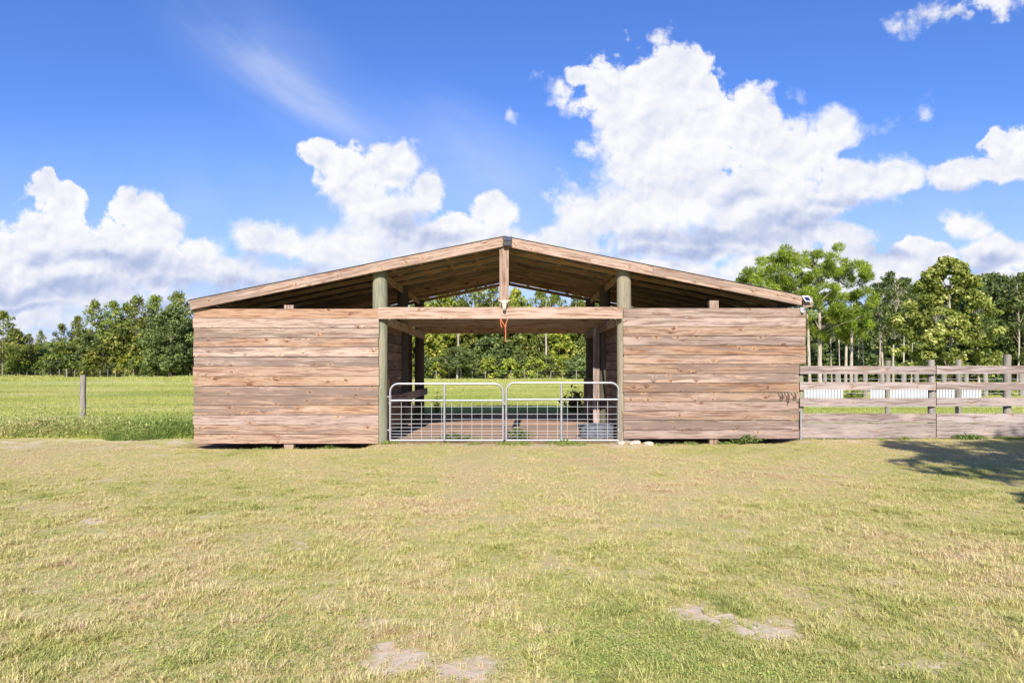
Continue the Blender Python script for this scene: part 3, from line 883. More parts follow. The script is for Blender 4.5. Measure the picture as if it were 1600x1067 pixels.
# rubber tub
t = thing('feed_tub', 'grey oval rubber tub on the ground inside the right gate', 'tub', (PX(937, 1.1), 1.25, float(gz(1.9, 1.2))))
def lathe(prof, mat, name, parent, sx=1.0, sy=1.0, seg=28):
    b = MB(); rings = [[Vector((r * sx * math.cos(2 * math.pi * k / seg), r * sy * math.sin(2 * math.pi * k / seg), z)) for k in range(seg)] for r, z in prof]
    for i in range(len(rings) - 1):
        for k in range(seg):
            k2 = (k + 1) % seg
            b.quad([rings[i][k], rings[i][k2], rings[i + 1][k2], rings[i + 1][k]], [(0, 0)] * 4, 0, True)
    return b.build(name, mat, parent)
lathe([(.01, 0), (.36, 0), (.385, .03), (.40, .16), (.425, .28), (.42, .285), (.39, .27), (.37, .05), (.01, .04)], M_TUB, 'shell', t, 1.1, .8)
lathe([(.42, .262), (.452, .268), (.455, .29), (.44, .302), (.415, .295), (.42, .262)], M_TUB, 'rim', t, 1.1, .8)
# stone slabs at the foot of the right post
def rock(label, x, y, sx, sy, sz, seed):
    bm = bmesh.new()
    bmesh.ops.create_icosphere(bm, subdivisions=3, radius=1.0)
    rr = random.Random(seed)
    ph = [rr.uniform(0, 6) for _ in range(6)]
    for v in bm.verts:
        c = v.co
        q = 1 + .13 * math.sin(3 * c.x + ph[0]) + .11 * math.sin(4 * c.y + ph[1]) + .08 * math.sin(7 * c.z + 5 * c.x + ph[2])
        m_ = max(abs(c.x), abs(c.y), abs(c.z))
        c *= q / (0.45 + .55 * m_) * .78
        v.co = Vector((c.x * sx, c.y * sy, c.z * sz))
    me = bpy.data.meshes.new('limestone_slab'); bm.to_mesh(me); bm.free()
    me.materials.append(M_STONE)
    o = bpy.data.objects.new('limestone_slab', me); COL.objects.link(o)
    o.location = (x, y, float(gz(x, y)) + sz * .35); o.rotation_euler = (0, 0, rr.uniform(-.3, .3))
    mark(o, label, 'stone', 'pale slabs at the foot of the right aisle post')
rock('left pale stone slab, under the right gate hinge', PX(970, -.15), -.14, .12, .11, .05, 1)
rock('middle pale stone slab at the foot of the right wall', PX(991, -.2), -.17, .16, .12, .055, 2)
rock('right pale stone slab at the foot of the right wall', PX(1014, -.15), -.12, .14, .11, .05, 3)

# ------------------------------------------------------------------ right board fence
fence = thing('board_fence', 'grey weathered board fence joined to the right end of the barn', 'fence', (PX(1250), 0, .1))
FX = [PX(1248), PX(1461), PX(1676), PX(1891), PX(2106)]
rows = [(571.5, 584), (597, 609), (621.5, 634.5), (645.5, 659.5), (660.5, 684)]
ox = fence.location.x
for i in range(4):
    for k, (a, c) in enumerate(rows):
        b = MB()
        xa, xb = FX[i] + .008, FX[i + 1] - .008
        j = rnd.uniform(-.012, .012) if i else 0
        b.board((xa - ox, -.03, PZ((a + c) / 2) - .1 + j), (xb - ox, -.03, PZ((a + c) / 2) - .1 + rnd.uniform(-.012, .012)), (0, 0, (c - a) * CAMD / FPX), (0, .036, 0))
        b.build('board', M_FENCE, fence)
for i, x in enumerate(FX):
    top = PZ(562) if i else PZ(578)
    o = round_post(x - ox + (.06 if i == 0 else -.03), .075, -.4, top - .1, .068, M_POSTG if i == 0 else M_POSTW, 'post', fence)

# second fence row behind: round posts with wire
cor = thing('post_and_wire_fence', 'row of tall grey round posts behind the board fence', 'fence', (PX(1387, 3.2), 3.2, .08))
for (p, y, top, r) in ((1387, 3.2, 563, .062), (1498, 3.2, 562, .07), (1574, 1.2, 554, .078), (1640, 3.2, 560, .07)):
    x = PX(p, y) - cor.location.x
    round_post(x, y - 3.2, -.35, PZ(top, y) - .08, r, M_POSTW, 'post', cor)
b = MB()
for z in (.5, .85, 1.2):
    b.tube([(PX(1262, 3.2) - cor.location.x, .0, z), (PX(1900, 3.2) - cor.location.x, 0, z)], .004, 5)
b.build('wire', M_WIRE, cor)
# paddock posts further back
pad = thing('paddock_fence', 'far row of short tan posts seen between the fence boards', 'fence', (PX(1290, 22), 22, 0))
for p in (1289, 1308, 1337, 1352, 1378, 1412, 1432, 1475, 1510, 1540, 1572, 1596):
    yy = 22 + rnd.uniform(-2, 3)
    x = PX(p, yy) - pad.location.x
    round_post(x, yy - 22, -.3, PZ(583, yy) + .02, .10 + rnd.uniform(0, .04), M_POSTW, 'post', pad)
b = MB()
for z in (.4, .8):
    b.tube([(0, 0, z), (PX(1640, 22) - pad.location.x, 0, z)], .006, 5)
b.build('wire', M_WIRE, pad)
# white ribbed panels
labs = ['leftmost white ribbed low panel, behind the fence beside the barn end', 'second white ribbed low panel, right of the hedge gap', 'third white ribbed low panel, widest, left of the fence joint', 'rightmost white ribbed low panel, right of the fence joint']
for (pa, pb), lab in zip(((1257, 1316), (1360, 1383), (1391, 1452), (1464, 1532)), labs):
    yy = 16.5
    xa, xb = PX(pa, yy), PX(pb, yy)
    t = thing('ribbed_panel', lab, 'fence panel', (xa, yy, 0), 'white ribbed panels behind the fence')
    b = MB(); x = 0.0
    while x < xb - xa - .05:
        b.board((x + .045, 0, .05), (x + .045, 0, .92), (.062, 0, 0), (0, .02, 0)); x += .135
    b.build('ribs', M_PICKET, t)
    b = MB(); b.box((0, .02, .05), (xb - xa, .035, .9)); b.build('backing', plain('panel_backing', (.22, .24, .25), .6), t)

# ------------------------------------------------------------------ left wire fence with wooden post
wf = thing('wire_fence', 'thin wire fence on weathered round posts left of the barn', 'fence', (PX(129.5, 3.1), 3.1, 0))
round_post(0, 0, -.4, PZ(586, 3.1), .068, M_POSTW, 'post', wf)
round_post(PX(-110, 3.1) - wf.location.x, 0, -.4, 1.3, .066, M_POSTW, 'post', wf)
b = MB()
for z in (.35, .62, .9, 1.2):
    b.tube([(-4.5, -.07, z), (0, -.07, z), (LXe + .2 - wf.location.x, -.05, z)], .0018, 4)
b.build('wire', M_WIRE, wf)

# far fences in front of the treelines
def far_fence(label, px0, px1, step, Y, h, seed, tall=()):
    t = thing('wire_fence', label, 'fence', (PX(px0, Y), Y, 0))
    rr = random.Random(seed); p = px0
    while p < px1:
        x = PX(p, Y) - t.location.x
        b = MB(); hh = h * rr.uniform(.85, 1.1)
        r = rr.uniform(.04, .065)
        if rr.random() < .2: p += step; continue
        if any(abs(p - q) < step / 2 for q in tall): hh *= 1.35; r = .13
        b.tube([(x, 0, -.2), (x + rr.uniform(-.05, .05), 0, hh)], r, 7, seed=rr.random())
        b.build('post', M_POSTW, t)
        p += step * rr.uniform(.85, 1.15)
    b = MB()
    for z in (.4, .8, 1.15): b.tube([(0, 0, z), (PX(px1, Y) - t.location.x, 0, z)], .0035, 4)
    b.build('wire', M_WIRE, t)
far_fence('distant fence of pale posts along the foot of the left treeline', 4, 420, 13.0, 104, 1.25, 5, (80, 110))
far_fence('distant fence of pale posts seen through the barn aisle', 640, 960, 19.5, 82, 1.25, 6, (722,))

# ------------------------------------------------------------------ foliage materials
def leaf_mat(name, dark, light, warm, warm_amt=0.15, trans=0.35, rough=0.6):
    m, N = new_mat(name)
    tint = N.n('ShaderNodeAttribute', attribute_name='tint').outputs['Fac']
    rv = N.n('ShaderNodeObjectInfo').outputs['Random']
    c = N.mix(tint, dark, light)
    c = N.mix(N.smooth(tint, 1.0 - warm_amt, 1.0 - warm_amt * .4), c, warm)
    hs = N.n('ShaderNodeHueSaturation', {'Hue': N.lin(rv, 0, 1, .485, .512), 'Saturation': 1.0, 'Value': N.lin(rv, 0, 1, .82, 1.18), 'Color': c}).outputs[0]
    d = N.n('ShaderNodeBsdfPrincipled', {'Base Color': hs, 'Roughness': rough})
    d.inputs['Specular IOR Level'].default_value = 0.25
    t = N.n('ShaderNodeBsdfTranslucent', {'Color': N.vm('MULTIPLY', hs, (1.1, 1.2, .6))})
    mx = N.n('ShaderNodeMixShader', {0: trans, 1: d.outputs[0], 2: t.outputs[0]})
    N.n('ShaderNodeOutputMaterial', {'Surface': mx.outputs[0]})
    return m
L_PINE = leaf_mat('pine_needles', (.08, .11, .02), (.33, .37, .07), (.48, .43, .12))
L_PINEN = leaf_mat('near_pine_needles', (.12, .17, .02), (.36, .44, .05), (.48, .50, .09))
L_OAK = leaf_mat('oak_leaves', (.06, .09, .03), (.25, .30, .09), (.36, .37, .14))
L_BROAD = leaf_mat('broad_leaves', (.07, .10, .02), (.28, .33, .06), (.46, .42, .11), .25)
L_YEL = leaf_mat('yellow_green_leaves', (.13, .17, .02), (.42, .45, .07), (.58, .48, .10), .25)
L_SYC = leaf_mat('sycamore_leaves', (.09, .12, .015), (.43, .47, .10), (.62, .60, .22), .38)
L_DARK = leaf_mat('shade_toned_leaves', (.012, .022, .008), (.05, .075, .02), (.08, .09, .03))  # near-black leaf colour, shade inside the wood painted in
L_WEED = leaf_mat('weed_leaves', (.07, .12, .025), (.20, .28, .06), (.33, .32, .12), .2)
def bark_mat(name, a, b_):
    m, N = new_mat(name)
    tc = N.n('ShaderNodeTexCoord').outputs['Object']
    n = N.noise(N.vm('MULTIPLY', tc, (5, 5, 1.2)), 1.5, 4.0, .65)
    finish(N, N.mix(N.smooth(n, .35, .65), a, b_), .9, normal=bump(N, n, .6, .03), spec=.1)
    return m
B_PALE = bark_mat('pale_bark', (.24, .19, .15), (.46, .40, .33))
B_MID = bark_mat('grey_brown_bark', (.13, .10, .08), (.30, .24, .19))

# ------------------------------------------------------------------ foliage geometry
def cards(cent, nrm, size, asp, rs, long_dir=None):
    """leaf quads at cent (n,3) facing nrm; returns verts and faces (rhombus leaves)"""
    n = len(cent)
    nrm = nrm / (np.linalg.norm(nrm, axis=1, keepdims=True) + 1e-9)
    if long_dir is None:
        r = rs.normal(size=(n, 3))
    else:
        r = long_dir
    u = r - nrm * np.sum(r * nrm, 1, keepdims=True)
    u /= (np.linalg.norm(u, axis=1, keepdims=True) + 1e-9)
    v = np.cross(nrm, u)
    s = (size if np.ndim(size) else np.full(n, size))[:, None]
    a = u * s * .5; b = v * s * .5 * asp
    V = np.stack([cent - a, cent - b + a * .1, cent + a, cent + b + a * .1], 1).reshape(-1, 3)
    F_ = np.arange(n * 4).reshape(-1, 4)
    return V, F_

def crown_clumps(kind, h, rs, nclump, r, z0, flat=.6):
    """clump centres: (x,y,z,radius)"""
    out = []
    for i in range(nclump):
        t = rs.rand()
        z = z0 + (h - z0) * t
        if kind == 'pine':
            prof = (0.35 + 0.65 * math.sin(math.pi * min(1, (t * .8 + .22)))) * r
            if t > .9: prof *= .6
        elif kind == 'cone':
            prof = r * (1.02 - t) ** .6 * (0.55 + .45 * min(1, t * 5))
        else:
            prof = r * math.sqrt(max(0.04, 1 - (2 * t - .9) ** 2 * .95))
        a = rs.rand() * 2 * math.pi
        q = math.sqrt(rs.uniform(.12, 1.0))
        lump = 1 + .22 * math.sin(3 * a + i % 3) 
        out.append((math.cos(a) * prof * q * lump, math.sin(a) * prof * q * lump, z, rs.uniform(.55, 1.1)))
    return np.array(out)

def make_crown(name, clumps, per, leaf, asp, cr, mat, rs, kind, parent, squash=.7):
    Vs = []; Fs = []; T = []; base = 0
    top = clumps[:, 2].max(); bot = clumps[:, 2].min()
    for (x, y, z, k) in clumps:
        rr = cr * k
        n = int(per * k * rs.uniform(.7, 1.25))
        d = rs.normal(size=(n, 3)); d /= np.linalg.norm(d, axis=1, keepdims=True)
        rad = rr * rs.uniform(.35, 1.0, size=(n, 1)) ** .6
        c = d * rad * np.array([[1, 1, squash]]) + np.array([[x, y, z]])
        if kind == 'pine':      # needles radiate from the tuft
            ld = d + rs.normal(size=(n, 3)) * .25 + np.array([[0, 0, .35]])
            nr = rs.normal(size=(n, 3))
            V, F_ = cards(c, nr, leaf * rs.uniform(.7, 1.3, n), asp, rs, ld)
        else:
            nr = d * .7 + rs.normal(size=(n, 3)) * .55 + np.array([[0, -.1, .45]])
            V, F_ = cards(c, nr, leaf * rs.uniform(.6, 1.35, n), asp, rs)
        Vs.append(V); Fs.append(F_ + base); base += len(V)
        ct = rs.uniform(.1, .75)
        T.append(np.clip(ct + rs.normal(size=n) * .18, 0, 1))
    return npmesh(name, np.concatenate(Vs), np.concatenate(Fs), mat, parent, {'tint': ('FACE', np.concatenate(T))})

def make_trunk(parent, h, r, rs, mat, limbs, bend=.25, z_lo=.45, lr=.35, forks=1):
    b = MB()
    n = 8
    ph = rs.rand() * 6
    for f_ in range(forks):
        ox = rs.normal() * .25 * f_; oy = rs.normal() * .25 * f_
        pts = [(bend * math.sin(ph + f_ + 2.2 * i / n) * i / n + ox * i, bend * math.cos(ph + 1.7 * i / n) * i / n + oy * i, -.3 + (h + .3) * i / n) for i in range(n + 1)]
        b.tube(pts, [r * (1.15 if i == 0 else 1 - .85 * i / n) for i in range(n + 1)], 8, wob=.05)
        for (x, y, z, k) in limbs[:: max(1, len(limbs) // 14)]:
            zz = max(z - .12 * h - .3, z_lo * h * .8)
            t = min(1, (zz + .3) / (h + .3)) * n
            i = int(min(n - 1, t)); fr = t - i
            p0 = Vector(pts[i]).lerp(Vector(pts[i + 1]), fr)
            e = Vector((x * .85, y * .85, z))
            mid = p0.lerp(e, .5) + Vector((0, 0, -.12 * (e - p0).length))
            b.tube([p0, mid, e], [r * lr, r * lr * .6, .015], 5, caps=False)
    return b.build('trunk', mat, parent)

def make_tree(kind, seed, h, r, z0, nclump, per, leaf, asp, cr, lmat, bmat, tr, label, cat='tree', name=None, bend=.25, trunk=True, forks=1, group=None, squash=.7, lr=.35):
    rs = np.random.RandomState(seed)
    nm = name or {'pine': 'pine_tree', 'round': 'broadleaf_tree', 'cone': 'broadleaf_tree'}[kind]
    t = thing(nm, label, cat)
    if group: t['group'] = group
    cl = crown_clumps(kind, h - cr * .5, rs, nclump, r, z0)
    make_crown('crown', cl, per, leaf, asp, cr, lmat, rs, kind, t, squash)
    if trunk: make_trunk(t, h * .93, tr, rs, bmat, cl, bend, z_lo=z0 / h, forks=forks, lr=lr)
    return t
def copy_thing(t, label, loc, rz, sc=1.0, group=None):
    o = t.copy(); COL.objects.link(o)
    o.location = loc; o.rotation_euler = (0, 0, rz); o.scale = (sc, sc, sc) if not isinstance(sc, tuple) else sc
    o['label'] = label
    if group: o['group'] = group
    for c in t.children:
        k = c.copy(); COL.objects.link(k); k.parent = o
    return o
def put(t, px, Y, top=None, h=None, rz=None, wide=1.0):
    s = 1.0
    if top is not None: s = PZ(top, Y) / h
    t.location = (PX(px, Y), Y, 0)
    t.rotation_euler = (0, 0, rnd.uniform(0, 6.28) if rz is None else rz)
    t.scale = (s * wide, s * wide, s)
    return t

used = set()
def place(proto, h, px, Y, top, label, wide=1.0, group=None):
    if proto.name not in used:
        used.add(proto.name)
        proto['label'] = label
        if group: proto['group'] = group
        return put(proto, px, Y, top, h, wide=wide)
    s = PZ(top, Y) / h
    return copy_thing(proto, label, (PX(px, Y), Y, 0), rnd.uniform(0, 6.28), (s * wide, s * wide, s), group)

# prototypes (unit heights are metres at scale 1)
pineA = make_tree('pine', 11, 15, 2.6, 6.2, 62, 46, .62, .30, 1.0, L_PINE, B_PALE, .17, 'x', bend=.5)
pineB = make_tree('pine', 12, 15, 2.1, 8.0, 46, 46, .62, .30, .95, L_PINE, B_PALE, .16, 'x', bend=.4)
pineC = make_tree('pine', 13, 15, 2.9, 4.0, 84, 44, .62, .30, 1.0, L_PINE, B_MID, .18, 'x', bend=.3)
brA = make_tree('round', 21, 9, 3.0, 1.4, 95, 60, .42, .8, .95, L_BROAD, B_MID, .2, 'x')
brB = make_tree('round', 22, 9, 2.6, 1.2, 90, 60, .40, .8, .9, L_YEL, B_MID, .18, 'x')
brC = make_tree('round', 23, 9, 3.2, 1.0, 105, 60, .42, .8, .95, L_OAK, B_MID, .2, 'x')
shA = make_tree('round', 31, 4, 2.4, .3, 48, 64, .36, .8, .75, L_BROAD, B_MID, .08, 'x', 'shrub', 'shrub', lr=.5)
shB = make_tree('round', 32, 4, 2.3, .3, 48, 64, .36, .8, .75, L_OAK, B_MID, .08, 'x', 'shrub', 'shrub', lr=.5)
shC = make_tree('round', 33, 4, 2.2, .3, 44, 64, .36, .8, .75, L_YEL, B_MID, .08, 'x', 'shrub', 'shrub', lr=.5)

# ---- left treeline
YL = 112
G_L = 'trees of the left treeline'
for px, Y, top, pr, h, wd, lab in (
 (4, 100, 484, pineC, 15, 1.0, 'dark pine cut by the left edge of the photo'),
 (24, 116, 512, brA, 9, .75, 'low bushy tree next to the pine at the left edge'),
 (45, 122, 520, pineB, 15, .8, 'shortest thin pine of the left treeline, in its lowest gap'),
 (64, 114, 515, pineA, 15, .62, 'small round-topped pine left of the tall left treeline pines'),
 (96, 116, 504, pineC, 15, .75, 'mid-height pine stepping up to the left treeline tall pines'),
 (122, 118, 492, pineB, 15, .9, 'open-crowned pine with a leaning top, left of the tallest treeline pines'),
 (147, 112, 467, pineA, 15, .8, 'tall pine rising alone from the left treeline, sky on both sides'),
 (176, 113, 468, pineB, 15, .95, 'tall bare-stemmed pine just right of the lone tall pine'),
 (197, 118, 472, pineC, 15, .7, 'pine between two taller ones in the middle of the left treeline'),
 (214, 112, 460, pineA, 15, .85, 'broad flat-topped pine above the left of the round oak'),
 (243, 116, 459, pineB, 15, 1.0, 'thin-crowned pine behind the round oak'),
 (279, 112, 453, pineA, 15, .9, 'highest pine of the left treeline, near the barn roof corner'),
 (308, 114, 468, pineC, 15, .8, 'pine half hidden by the left roof corner'),
 (345, 118, 480, pineB, 15, .8, 'pine hidden by the left wall with its tip near the roof')):
    place(pr, h, px, Y, top, lab, wd, G_L)
oak = make_tree('round', 41, 12.5, 5.2, 1.2, 190, 80, .42, .8, 1.2, L_OAK, B_MID, .35, 'big round dark green oak in front of the left treeline', name='oak_tree')
put(oak, 266, 104, 477, 12.5, 1.0, .88)
G_LM = 'bushy trees under the left treeline'
k = 0
labs_m = ['dull green bushy tree %s' % s for s in ('at the left edge below the dark pine','below the gap at far left','below the small round-topped pine','left of the lone tall pine','under the lone tall pine','right of the lone tall pine','in the middle of the left treeline','left of the round oak','behind the foot of the round oak','beside the left wall of the barn')]
for px, top, pr in ((8, 538, brC), (38, 543, brA), (68, 545, brC), (104, 536, brA), (138, 520, brC), (160, 538, brA), (190, 505, brA), (212, 524, brB), (240, 520, brA), (300, 510, brC)):
    place(pr, 9, px, 108 + rnd.uniform(-2, 2), top, labs_m[k], rnd.uniform(.9, 1.2) * (1.3 if top > 530 else 1.0), G_LM); k += 1
for i, px in enumerate(range(-8, 330, 14)):
    place((shA, shB, shA, shC)[i % 4] if i % 7 else shB, 4, px + rnd.uniform(-4, 4), 105.5 + rnd.uniform(0, 2), rnd.uniform(548, 566), 'leafy shrub in the thicket along the foot of the left treeline', rnd.uniform(.9, 1.3), 'shrubs along the foot of the left treeline')

# ---- centre treeline seen through the aisle
G_C = 'trees of the treeline behind the aisle'
for px, Y, top, pr, h, wd, lab in (
 (655, 96, 452, pineA, 15, .9, 'pine behind the left rear post of the barn'),
 (690, 92, 452, brB, 9, .75, 'yellow-green tree filling the left corner of the gable opening'),
 (712, 98, 447, pineB, 15, 1.0, 'tall pale-stemmed pine left of the king post'),
 (742, 96, 438, pineA, 15, 1.0, 'pine reaching the rear rafters just left of the king post'),
 (772, 98, 442, pineB, 15, .9, 'thin pine behind the king post'),
 (806, 94, 448, brB, 9, .62, 'bright green treetop right of the king post'),
 (846, 96, 450, pineA, 15, .9, 'open pine with sky around it, right of the king post'),
 (868, 92, 455, pineC, 15, .8, 'dense pine in the right half of the gable opening'),
 (903, 96, 455, pineB, 15, 1.0, 'pine at the right corner of the gable opening'),
 (935, 96, 460, pineC, 15, .9, 'pine behind the right rear post')):
    place(pr, h, px, Y, top, lab, wd, G_C)
pole = [(769 - 0, 92)]
for (p, Y, top, lab) in ((716, 86, 500, 'pale slim trunk of a bare tree in the left half of the aisle view'), (853, 85, 470, 'tall pale bare trunk in the right half of the aisle view')):
    t = thing('bare_tree', lab, 'tree', (PX(p, Y), Y, 0))
    b = MB(); H = PZ(top, Y)
    b.tube([(0, 0, -.2), (.05, 0, H * .4), (-.03, 0, H * .75), (.02, 0, H)], [.19, .15, .11, .04], 8); b.build('trunk', B_PALE, t)
    b = MB(); b.tube([(.0, 0, H * .68), (.5, 0, H * .85), (.7, .2, H * .98)], [.06, .05, .02], 6); b.tube([(0, 0, H * .8), (-.4, 0, H * .93)], [.05, .02], 6); b.build('branch', B_PALE, t)
k = 0
labs_c = ['left rear post, low down', 'bare trunk on the left, pale green', 'small dark tree', 'left of the gate meeting point', 'centre of the aisle view', 'right of the centre of the aisle view', 'left of the tall bare trunk', 'right of the tall bare trunk', 'right rear post, low down']
for px, top, pr in ((668, 505, brB), (700, 500, brB), (735, 505, brA), (762, 500, brC), (790, 500, brC), (818, 505, brA), (842, 500, brA), (875, 500, brB), (905, 498, brA)):
    place(pr, 9, px, 90 + rnd.uniform(-1.5, 1.5), top, 'leafy tree beside the ' + labs_c[k] if k in (0, 1, 2, 6, 7, 8) else 'leafy tree filling the ' + labs_c[k] if k in (4, 5) else 'dark leafy tree ' + labs_c[k], rnd.uniform(.85, 1.05), 'leafy trees behind the aisle'); k += 1
sm = make_tree('round', 51, 4.6, 1.9, 1.5, 60, 70, .26, .6, .55, L_OAK, B_PALE, .14, 'small dull green tree with a thick pale leaning trunk at the far field edge', name='small_tree')
put(sm, 714, 80, 540, 4.6, 1.0, 1.25)
for i, px in enumerate(range(640, 950, 13)):
    place((shC, shA, shB)[i % 3], 4, px + rnd.uniform(-4, 4), 84.5 + rnd.uniform(0, 2), rnd.uniform(545, 566), 'leafy shrub along the far field edge seen through the aisle', rnd.uniform(.9, 1.2), 'shrubs along the field edge behind the aisle')

# ---- right: near pine, slim stems, sycamore, dark oaks
def umbrella_pine():
    rs = np.random.RandomState(61)
    t = thing('pine_tree', 'largest pine, with a broad bright green crown above the right roof corner', 'tree')
    Y = 44.0
    sc = (CAMD + Y) / FPX
    cl = []
    # clump positions traced loosely as (px, py) with depth scatter
    regions = [((1168, 1330, 395, 440), 70), ((1162, 1346, 425, 470), 70), ((1255, 1350, 460, 500), 34), ((1268, 1352, 490, 528), 24), ((1180, 1260, 440, 475), 26)]
    for (a, c, d, e), n in regions:
        for _ in range(n):
            x = rs.uniform(a, c); y = rs.uniform(d, e)
            if d == 395 and ((x - 1250) / 88) ** 2 + ((y - 440) / 46) ** 2 > 1.0: continue
            cl.append(((x - 1280) * sc, rs.normal() * 1.7, PZ(y, Y), rs.uniform(.6, 1.1)))
    cl = np.array(cl)
    make_crown('crown', cl, 230, .42, .12, .56, L_PINEN, rs, 'pine', t, .8)
    b = MB()
    H = PZ(410, Y)
    main = [(0, 0, -.3), (.0, 0, 2.5), (.03, 0, 5.0), (-.1, 0, 7.2), (-.4, 0, H)]
    b.tube(main, [.20, .17, .14, .10, .03], 9)
    for (x, y, z, k) in cl[::6]:
        zz = max(3.8, z - 1.2)
        f_ = min(.98, zz / H)
        p0 = Vector((-.4 * f_ ** 3, 0, zz)); e = Vector((x, y, z))
        b.tube([p0, p0.lerp(e, .5) + Vector((0, 0, .1)), e], [.05, .035, .01], 5, caps=False)
    b.build('trunk', B_PALE, t)
    t.location = (PX(1281, Y), Y, 0)
    return t
umbrella_pine()
for (px, Y, top, lean, lab) in ((1266, 43, 468, -.35, 'leaning pale pine trunk just beside the right end of the barn'), (1330, 42, 470, .1, 'slim pale pine with low tufts, right of the large pine'), (1321, 45, 492, .2, 'slim crooked pale stem left of the low-tufted slim pine')):
    t = thing('slim_pine', lab, 'tree', (PX(px, Y), Y, 0))
    rs = np.random.RandomState(int(px))
    H = PZ(top, Y)
    cl = np.array([(rs.normal() * .8 + lean, rs.normal() * .8, H - rs.uniform(0, 2.6), rs.uniform(.6, 1)) for _ in range(12)])
    make_crown('crown', cl, 110, .34, .22, .5, L_PINEN, rs, 'pine', t, .8)
    b = MB(); b.tube([(0, 0, -.3), (lean * .3, 0, H * .35), (lean * .5, 0, H * .7), (lean, 0, H)], [.14, .12, .09, .03], 8)
    for (x, y, z, k) in cl[::2]: b.tube([(lean * .8, 0, z - .5), (x, y, z)], [.03, .008], 5, caps=False)
    b.build('trunk', B_PALE, t)
# slim pale stems with high crowns in front of the dark wood
G_S = 'slim pale stems in front of the dark wood'
slimA = make_tree('pine', 71, 12, 1.1, 7.5, 26, 50, .34, .45, .6, L_OAK, B_PALE, .11, 'x', name='slim_tree', bend=.35)
slimB = make_tree('pine', 72, 12, 1.5, 5.5, 40, 50, .34, .45, .6, L_OAK, B_PALE, .12, 'x', name='slim_tree', bend=.5)
lab_s = ['slim pale stem right of the leaning pine trunk, low in the dark wood', 'slim pale stem left of the low-tufted slim pine', 'thin pale stem halfway between the slim pine and the tall slim trees',
 'tall slim tree with open grey-green crown left of the leafy sycamore', 'tallest slim pale stem, just left of the leafy sycamore', 'slim stem touching the left side of the leafy sycamore', 'thin stem showing through the left foot of the sycamore', 'slim stem behind the right foot of the sycamore', 'slim pale stem at the right edge of the photo', 'pale stem behind the sycamore crown',
 'twin pale stem left of the tallest slim stem','faint pale stem close to the twin pale stem', 'short pale stem behind the crooked stem']
for k, (px, Y, top, pr) in enumerate(((1300, 58, 485, slimA), (1313, 55, 480, slimA), (1350, 60, 478, slimA), (1380, 54, 424, slimB), (1396, 52, 418, slimB), (1413, 57, 432, slimA), (1424, 60, 450, slimA), (1530, 58, 440, slimB), (1590, 60, 425, slimB), (1460, 62, 432, slimA), (1374, 60, 440, slimA), (1404, 63, 436, slimA), (1340, 63, 470, slimA))):
    place(pr, 12, px, Y, top, lab_s[k], 1.0, G_S)
# sycamore
def sycamore():
    rs = np.random.RandomState(81)
    t = thing('sycamore_tree', 'leafy yellow-green sycamore behind the fence, crown touching the fence top', 'tree')
    Y = 26.0; sc = (CAMD + Y) / FPX
    prof = [(404, 10), (415, 34), (430, 50), (450, 62), (470, 72), (490, 84), (505, 90), (525, 98), (545, 100), (560, 96), (575, 90), (590, 70)]
    cl = []
    while len(cl) < 300:
        y = rs.uniform(406, 585); w = max(6, np.interp(y, [p[0] for p in prof], [p[1] for p in prof]) - 12)
        a = rs.rand() * 6.283; q = math.sqrt(rs.uniform(.1, 1))
        x = 1480 + (y - 404) * .02 + math.cos(a) * q * w * (1 + .12 * math.sin(y * .13 + 2 * a))
        cl.append(((x - 1484) * sc, math.sin(a) * q * w * sc * .9, PZ(y, Y), rs.uniform(.55, 1.15)))
    cl = np.array(cl)
    make_crown('crown', cl, 120, .155, .85, .36, L_SYC, rs, 'round', t, .75)
    make_trunk(t, 6.0, .13, rs, B_PALE, cl, .15, .25, lr=.3)
    t.location = (PX(1484, Y), Y, 0)
sycamore()
# darker bushy trees behind, right
G_D = 'dark oaks behind the right paddock'
oakR = make_tree('round', 91, 12, 4.2, 2.0, 150, 70, .36, .8, 1.05, L_OAK, B_MID, .28, 'x', name='oak_tree')
lab_d = ['dark wood oak behind the large pine', 'dark oak behind the thin pale stems', 'dark oak left behind the sycamore', 'dark oak behind the sycamore top', 'feathery dark oak right of the sycamore', 'dark oak at the right edge of the photo', 'dark oak low behind the barn corner', 'dark oak beyond the right edge trees']
for k, (px, Y, top, wd) in enumerate(((1330, 76, 492, .8), (1375, 74, 462, .7), (1425, 74, 446, .75), (1500, 72, 436, .9), (1555, 66, 424, .9), (1600, 62, 424, 1.0), (1262, 78, 500, .8), (1660, 66, 420, 1.0))):
    place(oakR, 12, px, Y, top, lab_d[k], wd, G_D)
for i, px in enumerate(range(1255, 1700, 17)):
    place((shB, shB, shA)[i % 3], 4, px + rnd.uniform(-5, 5), 62 + rnd.uniform(0, 8), rnd.uniform(530, 560), 'dark shrub under the trees beyond the right paddock', rnd.uniform(1.0, 1.5), 'shrubs under the right-hand trees')
for (px, Y, top, w, lab) in ((1334, 17.5, 606, .7, 'low clipped green hedge in the gap between the white ribbed panels'), (1560, 24, 588, 1.0, 'dull brown-green bush between the rightmost fence posts')):
    place(shB if px > 1400 else shA, 4, px, Y, top, lab, w * 1.5)

